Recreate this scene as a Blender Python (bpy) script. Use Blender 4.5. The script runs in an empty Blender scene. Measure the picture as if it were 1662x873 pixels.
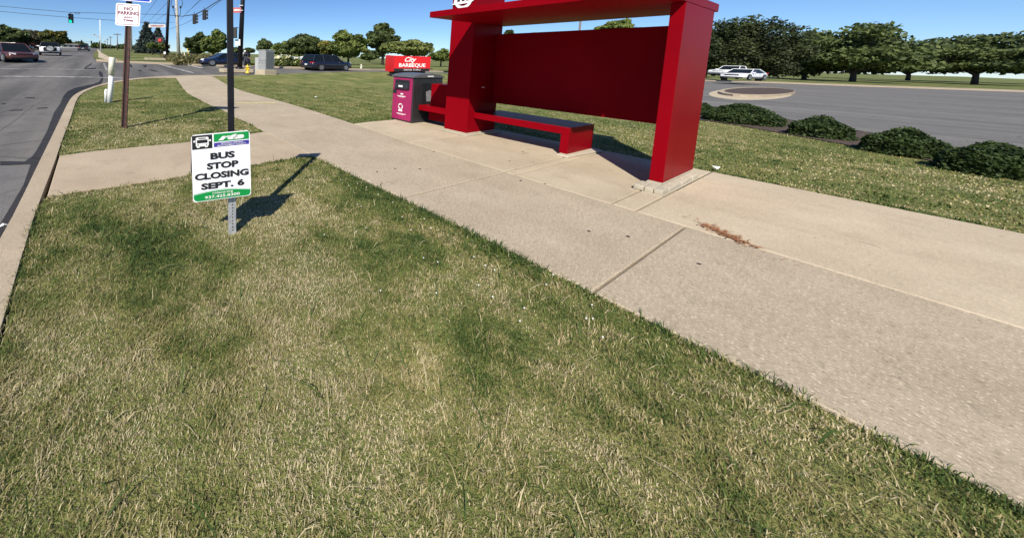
import bpy, bmesh, math, random
import numpy as np
from mathutils import Vector, Matrix
random.seed(7); rng = np.random.default_rng(7)
S = bpy.context.scene; COL = S.collection
# ------------------------------------------------------------------ camera
F, CX, CY = 529.6, 466.6, 141.0            # focal length and principal point, photo pixels (1662 x 873)
YAW, PITCH, ROLL = (math.radians(a) for a in (28.15, 5.03, -1.52)); H = 1.5
fw = np.array([math.sin(YAW)*math.cos(PITCH), math.cos(YAW)*math.cos(PITCH), -math.sin(PITCH)])
rt = np.array([math.cos(YAW), -math.sin(YAW), 0.0]); up = np.cross(rt, fw)
dn = -up
r2 = math.cos(ROLL)*rt + math.sin(ROLL)*dn; d2 = -math.sin(ROLL)*rt + math.cos(ROLL)*dn
cam = bpy.data.objects.new('camera', bpy.data.cameras.new('camera')); COL.objects.link(cam); S.camera = cam
cam.matrix_world = Matrix([[r2[i], -d2[i], -fw[i], (0, 0, H)[i]] for i in range(3)] + [[0, 0, 0, 1]])
cam.data.sensor_width = 36; cam.data.lens = F/1662*36
cam.data.shift_x = (831-CX)/1662; cam.data.shift_y = (CY-436.5)/1662
cam.data.clip_start = 0.05; cam.data.clip_end = 6000
# ------------------------------------------------------------------ light
SAZ, SEL = math.radians(54), math.radians(43.0)      # light travels towards SAZ (from +Y to +X)
W = bpy.data.worlds.new('World'); S.world = W; W.use_nodes = True
nt = W.node_tree; bg = nt.nodes['Background']
sky = nt.nodes.new('ShaderNodeTexSky'); sky.sky_type = 'NISHITA'; sky.sun_disc = False
sky.sun_elevation = SEL; sky.sun_rotation = SAZ + math.pi
sky.air_density = 0.8; sky.dust_density = 0.0; sky.ozone_density = 9.0
nt.links.new(sky.outputs[0], bg.inputs[0]); bg.inputs[1].default_value = 0.094
sun = bpy.data.objects.new('sun', bpy.data.lights.new('sun', 'SUN')); COL.objects.link(sun)
sun.data.energy = 5.0; sun.data.angle = math.radians(0.53); sun.data.color = (1, .93, .82)
sd = Vector((math.sin(SAZ)*math.cos(SEL), math.cos(SAZ)*math.cos(SEL), -math.sin(SEL)))
sun.rotation_euler = sd.to_track_quat('-Z', 'Y').to_euler(); sun.location = (-8, -6, 12)
S.view_settings.view_transform = 'Standard'; S.view_settings.look = 'None'
S.view_settings.exposure = 0.38; S.view_settings.gamma = 1
# ------------------------------------------------------------------ terrain and view rays
def iss(a, b, x):
    w = b-a; t = min(max((x-a)/w, 0), 1); return w*(t**3-t**4/2)+max(x-b, 0)
def ss(a, b, x):
    t = min(max((x-a)/(b-a), 0), 1); return t*t*(3-2*t)
def ter(X, Y):
    return (1-.45*ss(12, 45, X))*(.045*iss(9, 15, Y)-.027*iss(30, 42, Y))
def ray(x, y):
    return fw + r2*((x-CX)/F) + d2*((y-CY)/F)
def G(x, y, z=0.0):                        # photo pixel -> point of the ground
    d = ray(x, y); tp = t = 0.4
    while t < 4000:
        if H+d[2]*t < ter(d[0]*t, d[1]*t)+z:
            for _ in range(36):
                m = (tp+t)/2
                if H+d[2]*m < ter(d[0]*m, d[1]*m)+z: t = m
                else: tp = m
            return Vector((d[0]*t, d[1]*t, H+d[2]*t))
        tp = t; t *= 1.03
    raise ValueError((x, y))
def D(x, y, depth):                        # photo pixel at a depth along the view axis
    d = ray(x, y); return Vector((d[0]*depth, d[1]*depth, H+d[2]*depth))
def B(x, depth, z=0):                      # ground point in the column of x at a depth
    d = ray(x, 95); X, Y = d[0]*depth, d[1]*depth; return Vector((X, Y, ter(X, Y)+z))
def on_plane(x, y, axis, val):
    d = ray(x, y); c = (0, 0, H); t = (val-c[axis])/d[axis]; return Vector((d[0]*t, d[1]*t, H+d[2]*t))
# ------------------------------------------------------------------ materials
def mat(name, col, rough=.6, metal=0, noise=0, scale=8, col2=None, bump=0, bscale=40, emit=None, es=1, spec=.5, coat=0, trans=0, coords='Object', detail=6):
    m = bpy.data.materials.new(name); m.use_nodes = True; t = m.node_tree; N, L = t.nodes, t.links
    p = N['Principled BSDF']; p.inputs['Roughness'].default_value = rough; p.inputs['Metallic'].default_value = metal
    p.inputs['Specular IOR Level'].default_value = spec; p.inputs['Coat Weight'].default_value = coat
    p.inputs['Base Color'].default_value = (*col, 1)
    if trans: p.inputs['Transmission Weight'].default_value = trans
    tc = N.new('ShaderNodeTexCoord')
    if noise or col2:
        n = N.new('ShaderNodeTexNoise'); n.inputs['Scale'].default_value = scale; n.inputs['Detail'].default_value = detail
        L.new(tc.outputs[coords], n.inputs['Vector'])
        r = N.new('ShaderNodeValToRGB'); L.new(n.outputs['Fac'], r.inputs[0])
        c2 = col2 or tuple(min(1, c*(1+noise)) for c in col); c1 = col if col2 else tuple(c*(1-noise) for c in col)
        r.color_ramp.elements[0].position = .36; r.color_ramp.elements[1].position = .64
        r.color_ramp.elements[0].color = (*c1, 1); r.color_ramp.elements[1].color = (*c2, 1)
        L.new(r.outputs[0], p.inputs['Base Color'])
    if bump:
        n = N.new('ShaderNodeTexNoise'); n.inputs['Scale'].default_value = bscale; n.inputs['Detail'].default_value = 5
        L.new(tc.outputs[coords], n.inputs['Vector'])
        b = N.new('ShaderNodeBump'); b.inputs['Strength'].default_value = bump; b.inputs['Distance'].default_value = .01
        L.new(n.outputs['Fac'], b.inputs['Height']); L.new(b.outputs[0], p.inputs['Normal'])
    if emit: p.inputs['Emission Color'].default_value = (*emit, 1); p.inputs['Emission Strength'].default_value = es
    return m
class NB:                                   # a small node writer for the richer surfaces
    def __init__(s, name, rough=.85):
        s.m = bpy.data.materials.new(name); s.m.use_nodes = True; s.t = s.m.node_tree; s.N = s.t.nodes; s.L = s.t.links
        s.p = s.N['Principled BSDF']; s.p.inputs['Roughness'].default_value = rough; s.p.inputs['Specular IOR Level'].default_value = .25
        g = s.N.new('ShaderNodeNewGeometry'); s.pos = g.outputs['Position']
    def noise(s, scale, detail=4, stretch=None, rough=.55, dist=0):
        n = s.N.new('ShaderNodeTexNoise'); n.inputs['Scale'].default_value = scale; n.inputs['Detail'].default_value = detail
        n.inputs['Roughness'].default_value = rough; n.inputs['Distortion'].default_value = dist
        v = s.pos
        if stretch:
            mp = s.N.new('ShaderNodeMapping'); mp.inputs['Scale'].default_value = stretch; s.L.new(v, mp.inputs[0]); v = mp.outputs[0]
        s.L.new(v, n.inputs['Vector']); return n.outputs['Fac']
    def voro(s, scale, feature='F1'):
        n = s.N.new('ShaderNodeTexVoronoi'); n.inputs['Scale'].default_value = scale; n.feature = feature
        s.L.new(s.pos, n.inputs['Vector']); return n.outputs['Distance'], n.outputs.get('Color')
    def ramp(s, fac, stops):
        r = s.N.new('ShaderNodeValToRGB'); e = r.color_ramp.elements
        while len(e) < len(stops): e.new(.5)
        for k, (p, c) in enumerate(stops):
            e[k].position = p; e[k].color = (*c, 1) if isinstance(c, tuple) else (c, c, c, 1)
        s.L.new(fac, r.inputs[0]); return r.outputs[0]
    def mix(s, a, b, fac, mode='MIX'):
        n = s.N.new('ShaderNodeMix'); n.data_type = 'RGBA'; n.blend_type = mode
        for sock, v in ((n.inputs[0], fac), (n.inputs[6], a), (n.inputs[7], b)):
            if isinstance(v, (int, float)): sock.default_value = v
            elif isinstance(v, tuple): sock.default_value = (*v, 1)
            else: s.L.new(v, sock)
        return n.outputs[2]
    def done(s, color, height=None, strength=.4, dist=.01):
        s.L.new(color, s.p.inputs['Base Color'])
        if height is not None:
            b = s.N.new('ShaderNodeBump'); b.inputs['Strength'].default_value = strength; b.inputs['Distance'].default_value = dist
            s.L.new(height, b.inputs['Height']); s.L.new(b.outputs[0], s.p.inputs['Normal'])
        return s.m
def concrete(name, base, light, dark, speck=.5):
    b = NB(name, .88); oi = b.N.new('ShaderNodeObjectInfo')
    c = b.ramp(b.noise(1.3, 5), [(.3, base), (.7, light)])
    c = b.mix(c, dark, b.ramp(b.noise(3.1, 6, rough=.7), [(.5, 0.), (.75, .45)]))
    sp = b.noise(130, 3, rough=.8)
    c = b.mix(c, tuple(x*.55 for x in base), b.ramp(b.noise(48, 3, rough=.75), [(.30, speck*.75), (.50, 0.)]))
    c = b.mix(c, tuple(x*.45 for x in base), b.ramp(sp, [(.2, speck), (.47, 0.)]))
    c = b.mix(c, tuple(min(1, x*1.45) for x in light), b.ramp(b.noise(95, 2), [(.56, 0.), (.72, speck)]))
    c = b.mix(c, tuple(x*.5 for x in dark), b.ramp(b.noise(6.3, 2, dist=1.5), [(.7, 0.), (.76, .5)]))
    c = b.mix(c, (.5, .5, .5), b.ramp(oi.outputs['Random'], [(0, 0.), (1, .14)]), 'MULTIPLY')
    return b.done(c, sp, .35, .004)
def asphalt(name, base, light, speck):
    b = NB(name, .82)
    c = b.ramp(b.noise(.35, 5, stretch=(2.2, .22, 1)), [(.38, base), (.62, light)])
    c = b.mix(c, tuple(x*.6 for x in base), b.ramp(b.noise(1.7, 6, rough=.7), [(.5, 0.), (.75, .55)]))
    vd, _ = b.voro(.55, 'DISTANCE_TO_EDGE')
    c = b.mix(c, tuple(x*.35 for x in base), b.ramp(vd, [(.0, .55), (.012, 0.)]))
    v = b.noise(110, 3, rough=.8)
    c = b.mix(c, tuple(x*2.1 for x in light), b.ramp(v, [(.55, 0.), (.75, speck)]))
    c = b.mix(c, tuple(x*.3 for x in base), b.ramp(v, [(.28, speck), (.45, 0.)]))
    return b.done(c, v, .5, .006)
def lawn(name, stripes=False):
    b = NB(name, .95)
    c = b.ramp(b.noise(.8, 6, rough=.65), [(.33, (.095, .125, .030)), (.48, (.165, .19, .052)), (.66, (.29, .26, .10))])
    f = b.noise(26, 4, rough=.75)
    c = b.mix(c, (.025, .036, .010), b.ramp(f, [(.25, .85), (.5, 0.)]))
    c = b.mix(c, (.30, .28, .12), b.ramp(b.noise(45, 3, rough=.8), [(.54, 0.), (.7, .6)]))
    if stripes:
        w = b.N.new('ShaderNodeTexWave'); w.inputs['Scale'].default_value = .05; w.inputs['Distortion'].default_value = .5
        mp = b.N.new('ShaderNodeMapping'); mp.inputs['Rotation'].default_value = (0, 0, 1.15); b.L.new(b.pos, mp.inputs[0]); b.L.new(mp.outputs[0], w.inputs['Vector'])
        c = b.mix(c, (.060, .085, .024), b.ramp(w.outputs['Fac'], [(.55, .0), (.8, .9)]))
    return b.done(c, f, .9, .05)
M = {}
M['red'] = mat('red_paint', (.215, .0014, .0060), .40, noise=.06, scale=1.5, bump=.03, bscale=3, coat=.0, spec=.14)
M['red'].node_tree.nodes['Principled BSDF'].inputs['IOR'].default_value = 1.22
M['red2'] = mat('red_sign_face', (.62, .012, .012), .4)
M['soil'] = mat('soil', (.085, .065, .035), .95, noise=.3, scale=9, bump=.6)
M['walk'] = concrete('walk_concrete', (.385, .318, .228), (.48, .405, .300), (.285, .235, .172), .9)
M['pad'] = concrete('pad_concrete', (.44, .365, .258), (.54, .46, .335), (.31, .255, .18), .5)
M['conn'] = concrete('connecting_concrete', (.38, .305, .215), (.47, .385, .28), (.29, .23, .16), .45)
M['kerb'] = concrete('kerb_concrete', (.36, .295, .21), (.45, .37, .27), (.30, .245, .18), .6)
M['block'] = concrete('block_concrete', (.42, .38, .29), (.52, .47, .37), (.30, .27, .20), .5)
M['asph'] = asphalt('asphalt', (.088, .084, .079), (.165, .157, .146), .7)
M['asph2'] = asphalt('asphalt_coarse', (.12, .116, .112), (.155, .15, .145), 1.3)
M['lot'] = asphalt('lot_asphalt', (.125, .120, .112), (.19, .182, .17), .6)
M['tar'] = asphalt('tar', (.018, .018, .021), (.034, .034, .038), .2)
M['line'] = mat('road_paint', (.15, .145, .14), .7, col2=(.42, .40, .38), scale=3)
M['yline'] = mat('yellow_paint', (.50, .43, .20), .7, noise=.25, scale=14)
M['lawn'] = lawn('lawn'); M['lawn_far'] = lawn('lawn_mown', True)
M['mulch'] = mat('mulch', (.035, .022, .016), .95, col2=(.10, .07, .055), scale=25, bump=.9, bscale=60)
M['black'] = mat('black_steel', (.008, .008, .011), .45, noise=.2, spec=.25)
M['galv'] = mat('galvanised', (.42, .43, .45), .42, metal=.55, col2=(.58, .59, .61), scale=30, bump=.1)
M['rust'] = mat('rusty_brown', (.030, .011, .008), .7, col2=(.085, .028, .018), scale=22, bump=.3)
M['white'] = mat('white_paint', (.80, .80, .78), .45, noise=.03)
M['cream'] = mat('aged_white', (.72, .70, .55), .5, noise=.08, scale=14)
M['signw'] = mat('sign_white', (.90, .91, .95), .35)
M['signk'] = mat('sign_black', (.015, .015, .017), .5)
M['signg'] = mat('sign_green', (.004, .27, .055), .4)
M['signp'] = mat('sign_purple', (.055, .045, .30), .4)
M['signb'] = mat('sign_blue', (.004, .05, .48), .35)
M['signr'] = mat('sign_lettering_red', (.20, .012, .03), .5)
M['binred'] = mat('bin_maroon', (.33, .018, .10), .4, noise=.06, scale=5)
M['bingrey'] = mat('bin_grey', (.024, .025, .027), .45, noise=.12, scale=9)
M['bintop'] = mat('bin_hood', (.10, .103, .11), .42, noise=.1)
M['bindark'] = mat('bin_dark', (.012, .013, .015), .55)
M['wood'] = mat('pole_wood', (.40, .37, .32), .85, noise=.2, scale=5, bump=.3)
M['wood2'] = mat('far_pole_wood', (.16, .14, .13), .9)
M['cab'] = mat('cabinet_grey', (.50, .51, .50), .45, metal=.2, noise=.06)
M['cabd'] = mat('cabinet_seam', (.12, .13, .13), .5)
M['yellow'] = mat('hydrant_yellow', (.75, .52, .03), .45)
M['bark'] = mat('bark', (.07, .055, .045), .95, noise=.3, scale=6)
M['tyre'] = mat('tyre', (.012, .012, .013), .8); M['rim'] = mat('rim', (.45, .45, .46), .3, metal=.8)
M['glass'] = mat('car_glass', (.008, .011, .013), .12, spec=.35)
M['maroon'] = mat('maroon_car_paint', (.085, .024, .015), .25, coat=.7)
M['navy'] = mat('navy_car_paint', (.008, .010, .022), .25, coat=.8)
M['blue'] = mat('blue_car_paint', (.006, .014, .052), .22, coat=.8)
M['cwhite'] = mat('white_car_paint', (.75, .76, .77), .3, coat=.5)
M['cdark'] = mat('dark_car_paint', (.03, .035, .04), .3, coat=.5)
M['cred'] = mat('faded_red_car_paint', (.20, .03, .03), .3, coat=.5)
M['trim'] = mat('black_trim', (.015, .015, .016), .6)
M['lampw'] = mat('headlamp_glass', (.75, .75, .75), .1); M['lampr'] = mat('tail_lamp_glass', (.35, .01, .01), .15)
M['greenlit'] = mat('lit_green_signal', (.0, .5, .3), .3, emit=(.0, .85, .5), es=1.1)
M['redlit'] = mat('lit_red_hand', (.4, .02, .01), .3, emit=(.6, .05, .03), es=.5)
M['lens'] = mat('dark_signal_lens', (.03, .02, .015), .2)
M['skin'] = mat('skin', (.35, .19, .13), .6); M['cloth'] = mat('navy_cloth', (.012, .014, .03), .9); M['cloth2'] = mat('grey_trousers', (.05, .05, .06), .9)
M['flower'] = mat('cream_blossom', (.62, .60, .38), .8, noise=.15, scale=30)
M['needle'] = mat('dry_needles', (.22, .075, .03), .9, col2=(.42, .20, .08), scale=60)
M['wire'] = mat('wire', (.02, .025, .03), .6)
M['house'] = mat('house_wall', (.50, .48, .45), .8); M['roofm'] = mat('roof_shingle', (.20, .17, .15), .9)
def foliage(name, d, l, y=None):
    m = bpy.data.materials.new(name); m.use_nodes = True; t = m.node_tree; p = t.nodes['Principled BSDF']
    p.inputs['Roughness'].default_value = .65; p.inputs['Specular IOR Level'].default_value = .3
    a = t.nodes.new('ShaderNodeAttribute'); a.attribute_name = 'tone'
    r = t.nodes.new('ShaderNodeValToRGB'); e = r.color_ramp.elements
    e[0].color = (*d, 1); e[1].color = (*l, 1); e[1].position = .75
    if y: k = e.new(.93); k.color = (*y, 1)
    t.links.new(a.outputs['Fac'], r.inputs[0]); t.links.new(r.outputs[0], p.inputs['Base Color'])
    tr = t.nodes.new('ShaderNodeBsdfTranslucent'); t.links.new(r.outputs[0], tr.inputs[0])
    mx = t.nodes.new('ShaderNodeMixShader'); mx.inputs[0].default_value = .25
    t.links.new(p.outputs[0], mx.inputs[1]); t.links.new(tr.outputs[0], mx.inputs[2]); t.links.new(mx.outputs[0], t.nodes['Material Output'].inputs[0])
    return m
M['fol'] = foliage('foliage_green', (.055, .082, .022), (.19, .235, .06))
M['fold'] = foliage('foliage_dark', (.034, .054, .020), (.125, .16, .05))
M['foll'] = foliage('foliage_light', (.075, .10, .026), (.24, .27, .08))
M['foly'] = foliage('foliage_turning', (.050, .066, .020), (.15, .17, .04), (.30, .24, .05))
M['folb'] = foliage('foliage_brownish', (.060, .056, .036), (.16, .145, .085))
M['folx'] = foliage('foliage_deep', (.016, .026, .012), (.065, .085, .028))
M['spruce'] = foliage('spruce_needles', (.022, .036, .030), (.075, .10, .085))
M['box'] = foliage('boxwood', (.014, .032, .010), (.055, .085, .022))
# ------------------------------------------------------------------ mesh writer
def tag(o, label=None, cat=None, group=None, kind=None):
    if label: o['label'] = label
    if cat: o['category'] = cat
    if group: o['group'] = group
    if kind: o['kind'] = kind
    return o
def empty(name, loc, rz=0, label=None, cat=None, group=None, kind=None):
    o = bpy.data.objects.new(name, None); COL.objects.link(o); o.location = loc; o.rotation_euler = (0, 0, rz); o.empty_display_size = .2
    return tag(o, label, cat, group, kind)
def wmat(p):
    m = Matrix.Identity(4); ch = []
    while p: ch.append(p); p = p.parent
    for q in reversed(ch): m = m @ Matrix.Translation(q.location) @ q.rotation_euler.to_matrix().to_4x4()
    return m
class MB:
    def __init__(s): s.v = []; s.f = []
    def add(s, vs, fs):
        k = len(s.v); s.v += [tuple(v) for v in vs]; s.f += [tuple(i+k for i in f) for f in fs]; return s
    def box(s, x0, x1, y0, y1, z0, z1):
        return s.add([(x, y, z) for z in (z0, z1) for x, y in ((x0, y0), (x1, y0), (x1, y1), (x0, y1))],
                     [(3, 2, 1, 0), (4, 5, 6, 7), (0, 1, 5, 4), (1, 2, 6, 5), (2, 3, 7, 6), (3, 0, 4, 7)])
    def prism(s, poly, off, caps=True):     # poly: 3D points, off: vector
        n = len(poly); off = Vector(off); a = [Vector(p) for p in poly]
        s.add(a+[p+off for p in a], ([tuple(range(n))[::-1], tuple(range(n, 2*n))] if caps else [])+[(i, (i+1) % n, n+(i+1) % n, n+i) for i in range(n)]); return s
    def tube(s, pts, r, n=8, cap=True):
        pts = [Vector(p) for p in pts]; rs = r if isinstance(r, (list, tuple)) else [r]*len(pts); vs = []
        for i, p in enumerate(pts):
            t = (pts[min(i+1, len(pts)-1)]-pts[max(i-1, 0)]).normalized()
            u = t.cross(Vector((0, 0, 1)) if abs(t.z) < .9 else Vector((0, 1, 0))).normalized(); w = t.cross(u)
            vs += [p+(u*math.cos(2*math.pi*k/n)+w*math.sin(2*math.pi*k/n))*rs[i] for k in range(n)]
        fs = [(i*n+k, i*n+(k+1) % n, (i+1)*n+(k+1) % n, (i+1)*n+k) for i in range(len(pts)-1) for k in range(n)]
        if cap: fs += [tuple(range(n))[::-1], tuple(range((len(pts)-1)*n, len(pts)*n))]
        return s.add(vs, fs)
    def lathe(s, prof, c=(0, 0, 0), n=14, axis='z', sz=1):
        vs = []
        for r, h in prof:
            for k in range(n):
                a = 2*math.pi*k/n; q = (r*math.cos(a), r*math.sin(a)*sz, h)
                if axis == 'y': q = (r*math.cos(a), h, r*math.sin(a)*sz)
                if axis == 'x': q = (h, r*math.cos(a), r*math.sin(a)*sz)
                vs.append((q[0]+c[0], q[1]+c[1], q[2]+c[2]))
        m = len(prof)
        fs = [(i*n+k, i*n+(k+1) % n, (i+1)*n+(k+1) % n, (i+1)*n+k) for i in range(m-1) for k in range(n)]+[tuple(range(n))[::-1], tuple(range((m-1)*n, m*n))]
        return s.add(vs, fs)
    def mesh(s, name, m, smooth=False):
        me = bpy.data.meshes.new(name); me.from_pydata([tuple(v) for v in s.v], [], s.f)
        bm = bmesh.new(); bm.from_mesh(me); bmesh.ops.recalc_face_normals(bm, faces=bm.faces); bm.to_mesh(me); bm.free()
        me.materials.append(m)
        if smooth: me.shade_smooth() if hasattr(me, 'shade_smooth') else None
        return me
    def build(s, name, m, parent=None, world=False, bevel=0, smooth=False, seg=2):
        if world and parent:
            inv = wmat(parent).inverted(); s.v = [tuple(inv @ Vector(v)) for v in s.v]
        me = s.mesh(name, m, smooth)
        if bevel:
            bm = bmesh.new(); bm.from_mesh(me); bmesh.ops.remove_doubles(bm, verts=bm.verts, dist=1e-5)
            bmesh.ops.bevel(bm, geom=[e for e in bm.edges if len(e.link_faces) == 2 and e.calc_face_angle(0) > .5], offset=bevel, segments=seg, affect='EDGES', profile=.6); bm.to_mesh(me); bm.free()
        o = bpy.data.objects.new(name, me); COL.objects.link(o); o.parent = parent; return o
def copy_tree(o, parent=None):
    c = o.copy(); COL.objects.link(c); c.parent = parent
    for ch in list(o.children): copy_tree(ch, c)
    return c
def text_geo(s, bold=.0, shear=0, spacing=1):
    cu = bpy.data.curves.new('lettering', 'FONT'); cu.body = s; cu.size = 1; cu.offset = bold; cu.shear = shear; cu.space_character = spacing; cu.resolution_u = 3
    cu.align_x = 'CENTER'; o = bpy.data.objects.new('lettering', cu); COL.objects.link(o); dg = bpy.context.evaluated_depsgraph_get()
    me = bpy.data.meshes.new_from_object(o.evaluated_get(dg)); v = [tuple(q.co) for q in me.vertices]; f = [tuple(p.vertices) for p in me.polygons]
    bpy.data.objects.remove(o); bpy.data.curves.remove(cu); bpy.data.meshes.remove(me)
    x0 = min(a[0] for a in v); x1 = max(a[0] for a in v); y0 = min(a[1] for a in v); y1 = max(a[1] for a in v)
    return [((a[0]-x0)/(x1-x0), (a[1]-y0)/(y1-y0)) for a in v], f
def text_on(parent, s, m, corners, u0, u1, v0, v1, n, name='lettering', bold=.03, shear=0, lift=.003, skew=0, spacing=1):
    """corners: TL, TR, BR, BL in world; the text fills u0..u1 (left to right), v0..v1 (top to bottom)."""
    TL, TR, BR, BL = corners; uv, f = text_geo(s, bold, shear, spacing); b = MB(); vs = []
    for a, c in uv:
        u = u0+(u1-u0)*a; v = v1+(v0-v1)*c; v += skew*(u-.5)
        vs.append((TL*(1-u)+TR*u)*(1-v)+(BL*(1-u)+BR*u)*v+Vector(n)*lift)
    b.add(vs, f); return b.build(name, m, parent, world=True)
def patch_on(parent, name, m, corners, pts, n, lift=.0015, th=.0012):
    TL, TR, BR, BL = corners; P_ = [(TL*(1-u)+TR*u)*(1-v)+(BL*(1-u)+BR*u)*v+Vector(n)*lift for u, v in pts]
    b = MB(); b.prism(P_, Vector(n)*th); return b.build(name, m, parent, world=True)
# ------------------------------------------------------------------ ground surfaces (cut so that they follow the terrain)
CUTY = [9+.75*i for i in range(10)]+[17+1.5*i for i in range(20)]+[50, 60, 80, 120]
CUTX = [12+3*i for i in range(12)]
def surface(name, poly, z, m, side=.0, parent=None, world=True):
    bm = bmesh.new(); vs = [bm.verts.new((p[0], p[1], 0)) for p in poly]; f = bm.faces.new(vs)
    bmesh.ops.triangulate(bm, faces=[f])
    ys = [p[1] for p in poly]; xs = [p[0] for p in poly]
    for ax, cuts, lo, hi in ((1, CUTY, min(ys), max(ys)), (0, CUTX, min(xs), max(xs))):
        if ax == 0 and max(ys) < 9: continue
        for c in cuts:
            if lo < c < hi:
                bmesh.ops.bisect_plane(bm, geom=bm.verts[:]+bm.edges[:]+bm.faces[:], plane_co=(0, c, 0) if ax else (c, 0, 0), plane_no=(0, 1, 0) if ax else (1, 0, 0))
    for v in bm.verts: v.co.z = ter(v.co.x, v.co.y)+z
    bmesh.ops.recalc_face_normals(bm, faces=bm.faces)
    if bm.faces[:] and sum(f.normal.z for f in bm.faces) < 0: bmesh.ops.reverse_faces(bm, faces=bm.faces)
    if side:
        be = [e for e in bm.edges if e.is_boundary]; r = bmesh.ops.extrude_edge_only(bm, edges=be)
        for v in [g for g in r['geom'] if isinstance(g, bmesh.types.BMVert)]: v.co.z -= side
        bmesh.ops.recalc_face_normals(bm, faces=bm.faces)
    me = bpy.data.meshes.new(name); bm.to_mesh(me); bm.free(); me.materials.append(m)
    o = bpy.data.objects.new(name, me); COL.objects.link(o); o.parent = parent
    if not parent: o['kind'] = 'structure'
    return o
g2 = lambda pts, z=0: [tuple(G(x, y, z))[:2] for x, y in pts]
# kerb line: outer (road) and inner (grass) edges, near to far
kout = [(-.86, -4), (-.86, 0), (-.85, 2.2)]+g2([(0, 391), (53.7, 278.8), (73.3, 240), (86, 215.6), (99, 188), (110, 166), (117.3, 155), (128, 148.7), (143, 144), (159, 137.7), (172, 135), (192, 131), (211, 127.8), (240, 125.2), (285, 122.8), (330, 122.4), (370, 121.8)])
kin = [(-.52, -4), (-.52, 0), (-.5, 1.8)]+g2([(25.5, 443), (43.4, 388.6), (60, 335), (67.7, 321), (94.5, 253), (97, 240), (104.4, 219), (113.6, 197), (121, 171.6), (126.4, 157), (135.6, 149.8), (155.7, 141.2), (174, 137), (193, 133.5), (212, 130.3), (242, 127.2), (287, 124.8), (330, 124.2), (370, 123.6)])
near_edge = g2([(400, 122), (450, 119.9), (520, 118), (600, 116.8), (650, 117.2), (720, 119.2)])
nx, ny = near_edge[-1]
# ground sheet
surface('ground', [(-1500, -60), (1500, -60), (1500, 2500), (-1500, 2500)], -.22, M['lawn_far'])
far_edge = g2([(720, 116.2), (660, 114.3), (600, 113), (520, 111), (450, 109), (380, 107), (320, 105), (260, 102.6), (210, 100.5), (172, 98.8), (156, 97.5)])
road_far = [G(151, 92), G(153, 86), G(156, 82.5)]; rf = [(p.x, p.y) for p in road_far]
road_poly = kout+near_edge+[(nx+60, ny+3), (nx+60, ny+9)]+far_edge+rf+[(rf[-1][0]+1.5, 420), (-16, 420), (-16, 60), (-60, 48), (-60, -4)]
surface('road', road_poly, -.12, M['asph'])
# coarse patch, tar bands
surface('road_patch', [(-.9, -4), (-.9, 2)]+g2([(0, 391), (53.7, 280), (57, 268)], -.1)+g2([(0, 267), ], -.1)+[(-6, 4.2), (-6, -4)], -.116, M['asph2'])
tl = g2([(-5, 372), (38, 300), (50, 266), (0, 268), (0, 261.5), (40, 262), (52, 254), (60, 243), (64, 236), (77, 211), (83, 195), (88, 182), (98, 168), (103, 156), (110, 148), (122, 143), (140, 139), (152, 136.5), (161, 133), (164, 128), (160, 120), (162, 115), (166, 119), (168, 126), (166, 133)], -.11)
tr_ = [(p[0]-.004, p[1]) for p in kout[3:13]]
surface('tar_seal', tl[:3]+tl[3:]+tr_[::-1][0:9]+[tr_[0]], -.112, M['tar'])
def mark(name, pts, m='line', z=-.108): return surface(name, g2(pts, -.11), z, M[m])
mark('crossing_line', [(-20, 123.4), (75, 124), (150, 125.2), (205, 127), (205, 128.2), (150, 126.6), (75, 125.4), (-20, 124.8)])
mark('stop_line', [(-20, 111.6), (80, 112.6), (165, 113.6), (165, 114.2), (80, 113.3), (-20, 112.3)], z=-.107)
mark('lane_dash', [(167, 103.5), (170, 103.4), (175.5, 114), (172, 115)], z=-.106)
mark('turn_line', [(256, 105), (261, 104.6), (316, 118.4), (312, 119.4)], z=-.105)
mark('stop_bar', [(304, 107), (309, 106.4), (332, 110.6), (324, 111.4)], z=-.104)
for k, q in enumerate([[(210, 105), (213, 105), (215, 109), (212, 110)], [(232, 106), (238, 106.5), (237, 110), (234, 109)], [(224, 114), (230, 114), (228, 116), (225, 115.5)], [(240, 113), (250, 114), (257, 117), (245, 115)], [(136, 111), (148, 103), (149, 104), (138, 112)], [(138, 111.5), (155, 110.5), (156, 112), (139, 113)]]):
    mark('tar_patch', q, 'tar', -.1095)
for (x0, y0, x1, y1) in ((15, 179, 37, 178), (40, 158, 56, 158.5), (60, 175.5, 77, 174.5), (2, 168, 9, 168)):
    mark('road_crack', [(x0, y0), (x1, y1), (x1, y1+1.1), (x0, y0+.8)], 'tar', -.1095)
# far kerb and corner
fk = far_edge
def strip(name, line, w, z, m, th):
    a = [Vector((p[0], p[1])) for p in line]; n_ = []
    for i, p in enumerate(a):
        t = (a[min(i+1, len(a)-1)]-a[max(i-1, 0)]).normalized(); n_.append((p.x+t.y*w, p.y-t.x*w))
    return surface(name, [tuple(p) for p in a]+n_[::-1], z, m, side=th)
strip('far_kerb', fk, .45, .03, M['kerb'], .2)
surface('far_lawn', [(q[0], q[1]+.3) for q in fk]+rf+[(rf[-1][0]+1, 300), (400, 300), (400, ny+9.5), (nx+60, ny+9.3)], -.02, M['lawn_far'])
fs = [G(x, y) for x, y in ((159, 93.2), (173, 98), (192, 97.6), (176, 92), (166, 87), (159, 80.8), (157.4, 80.8), (160, 87))]
surface('far_sidewalk', [(p.x, p.y) for p in (fs[1], fs[2], fs[3], fs[4], fs[5], fs[6], fs[7], fs[0])], .0, M['pad'])
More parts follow.
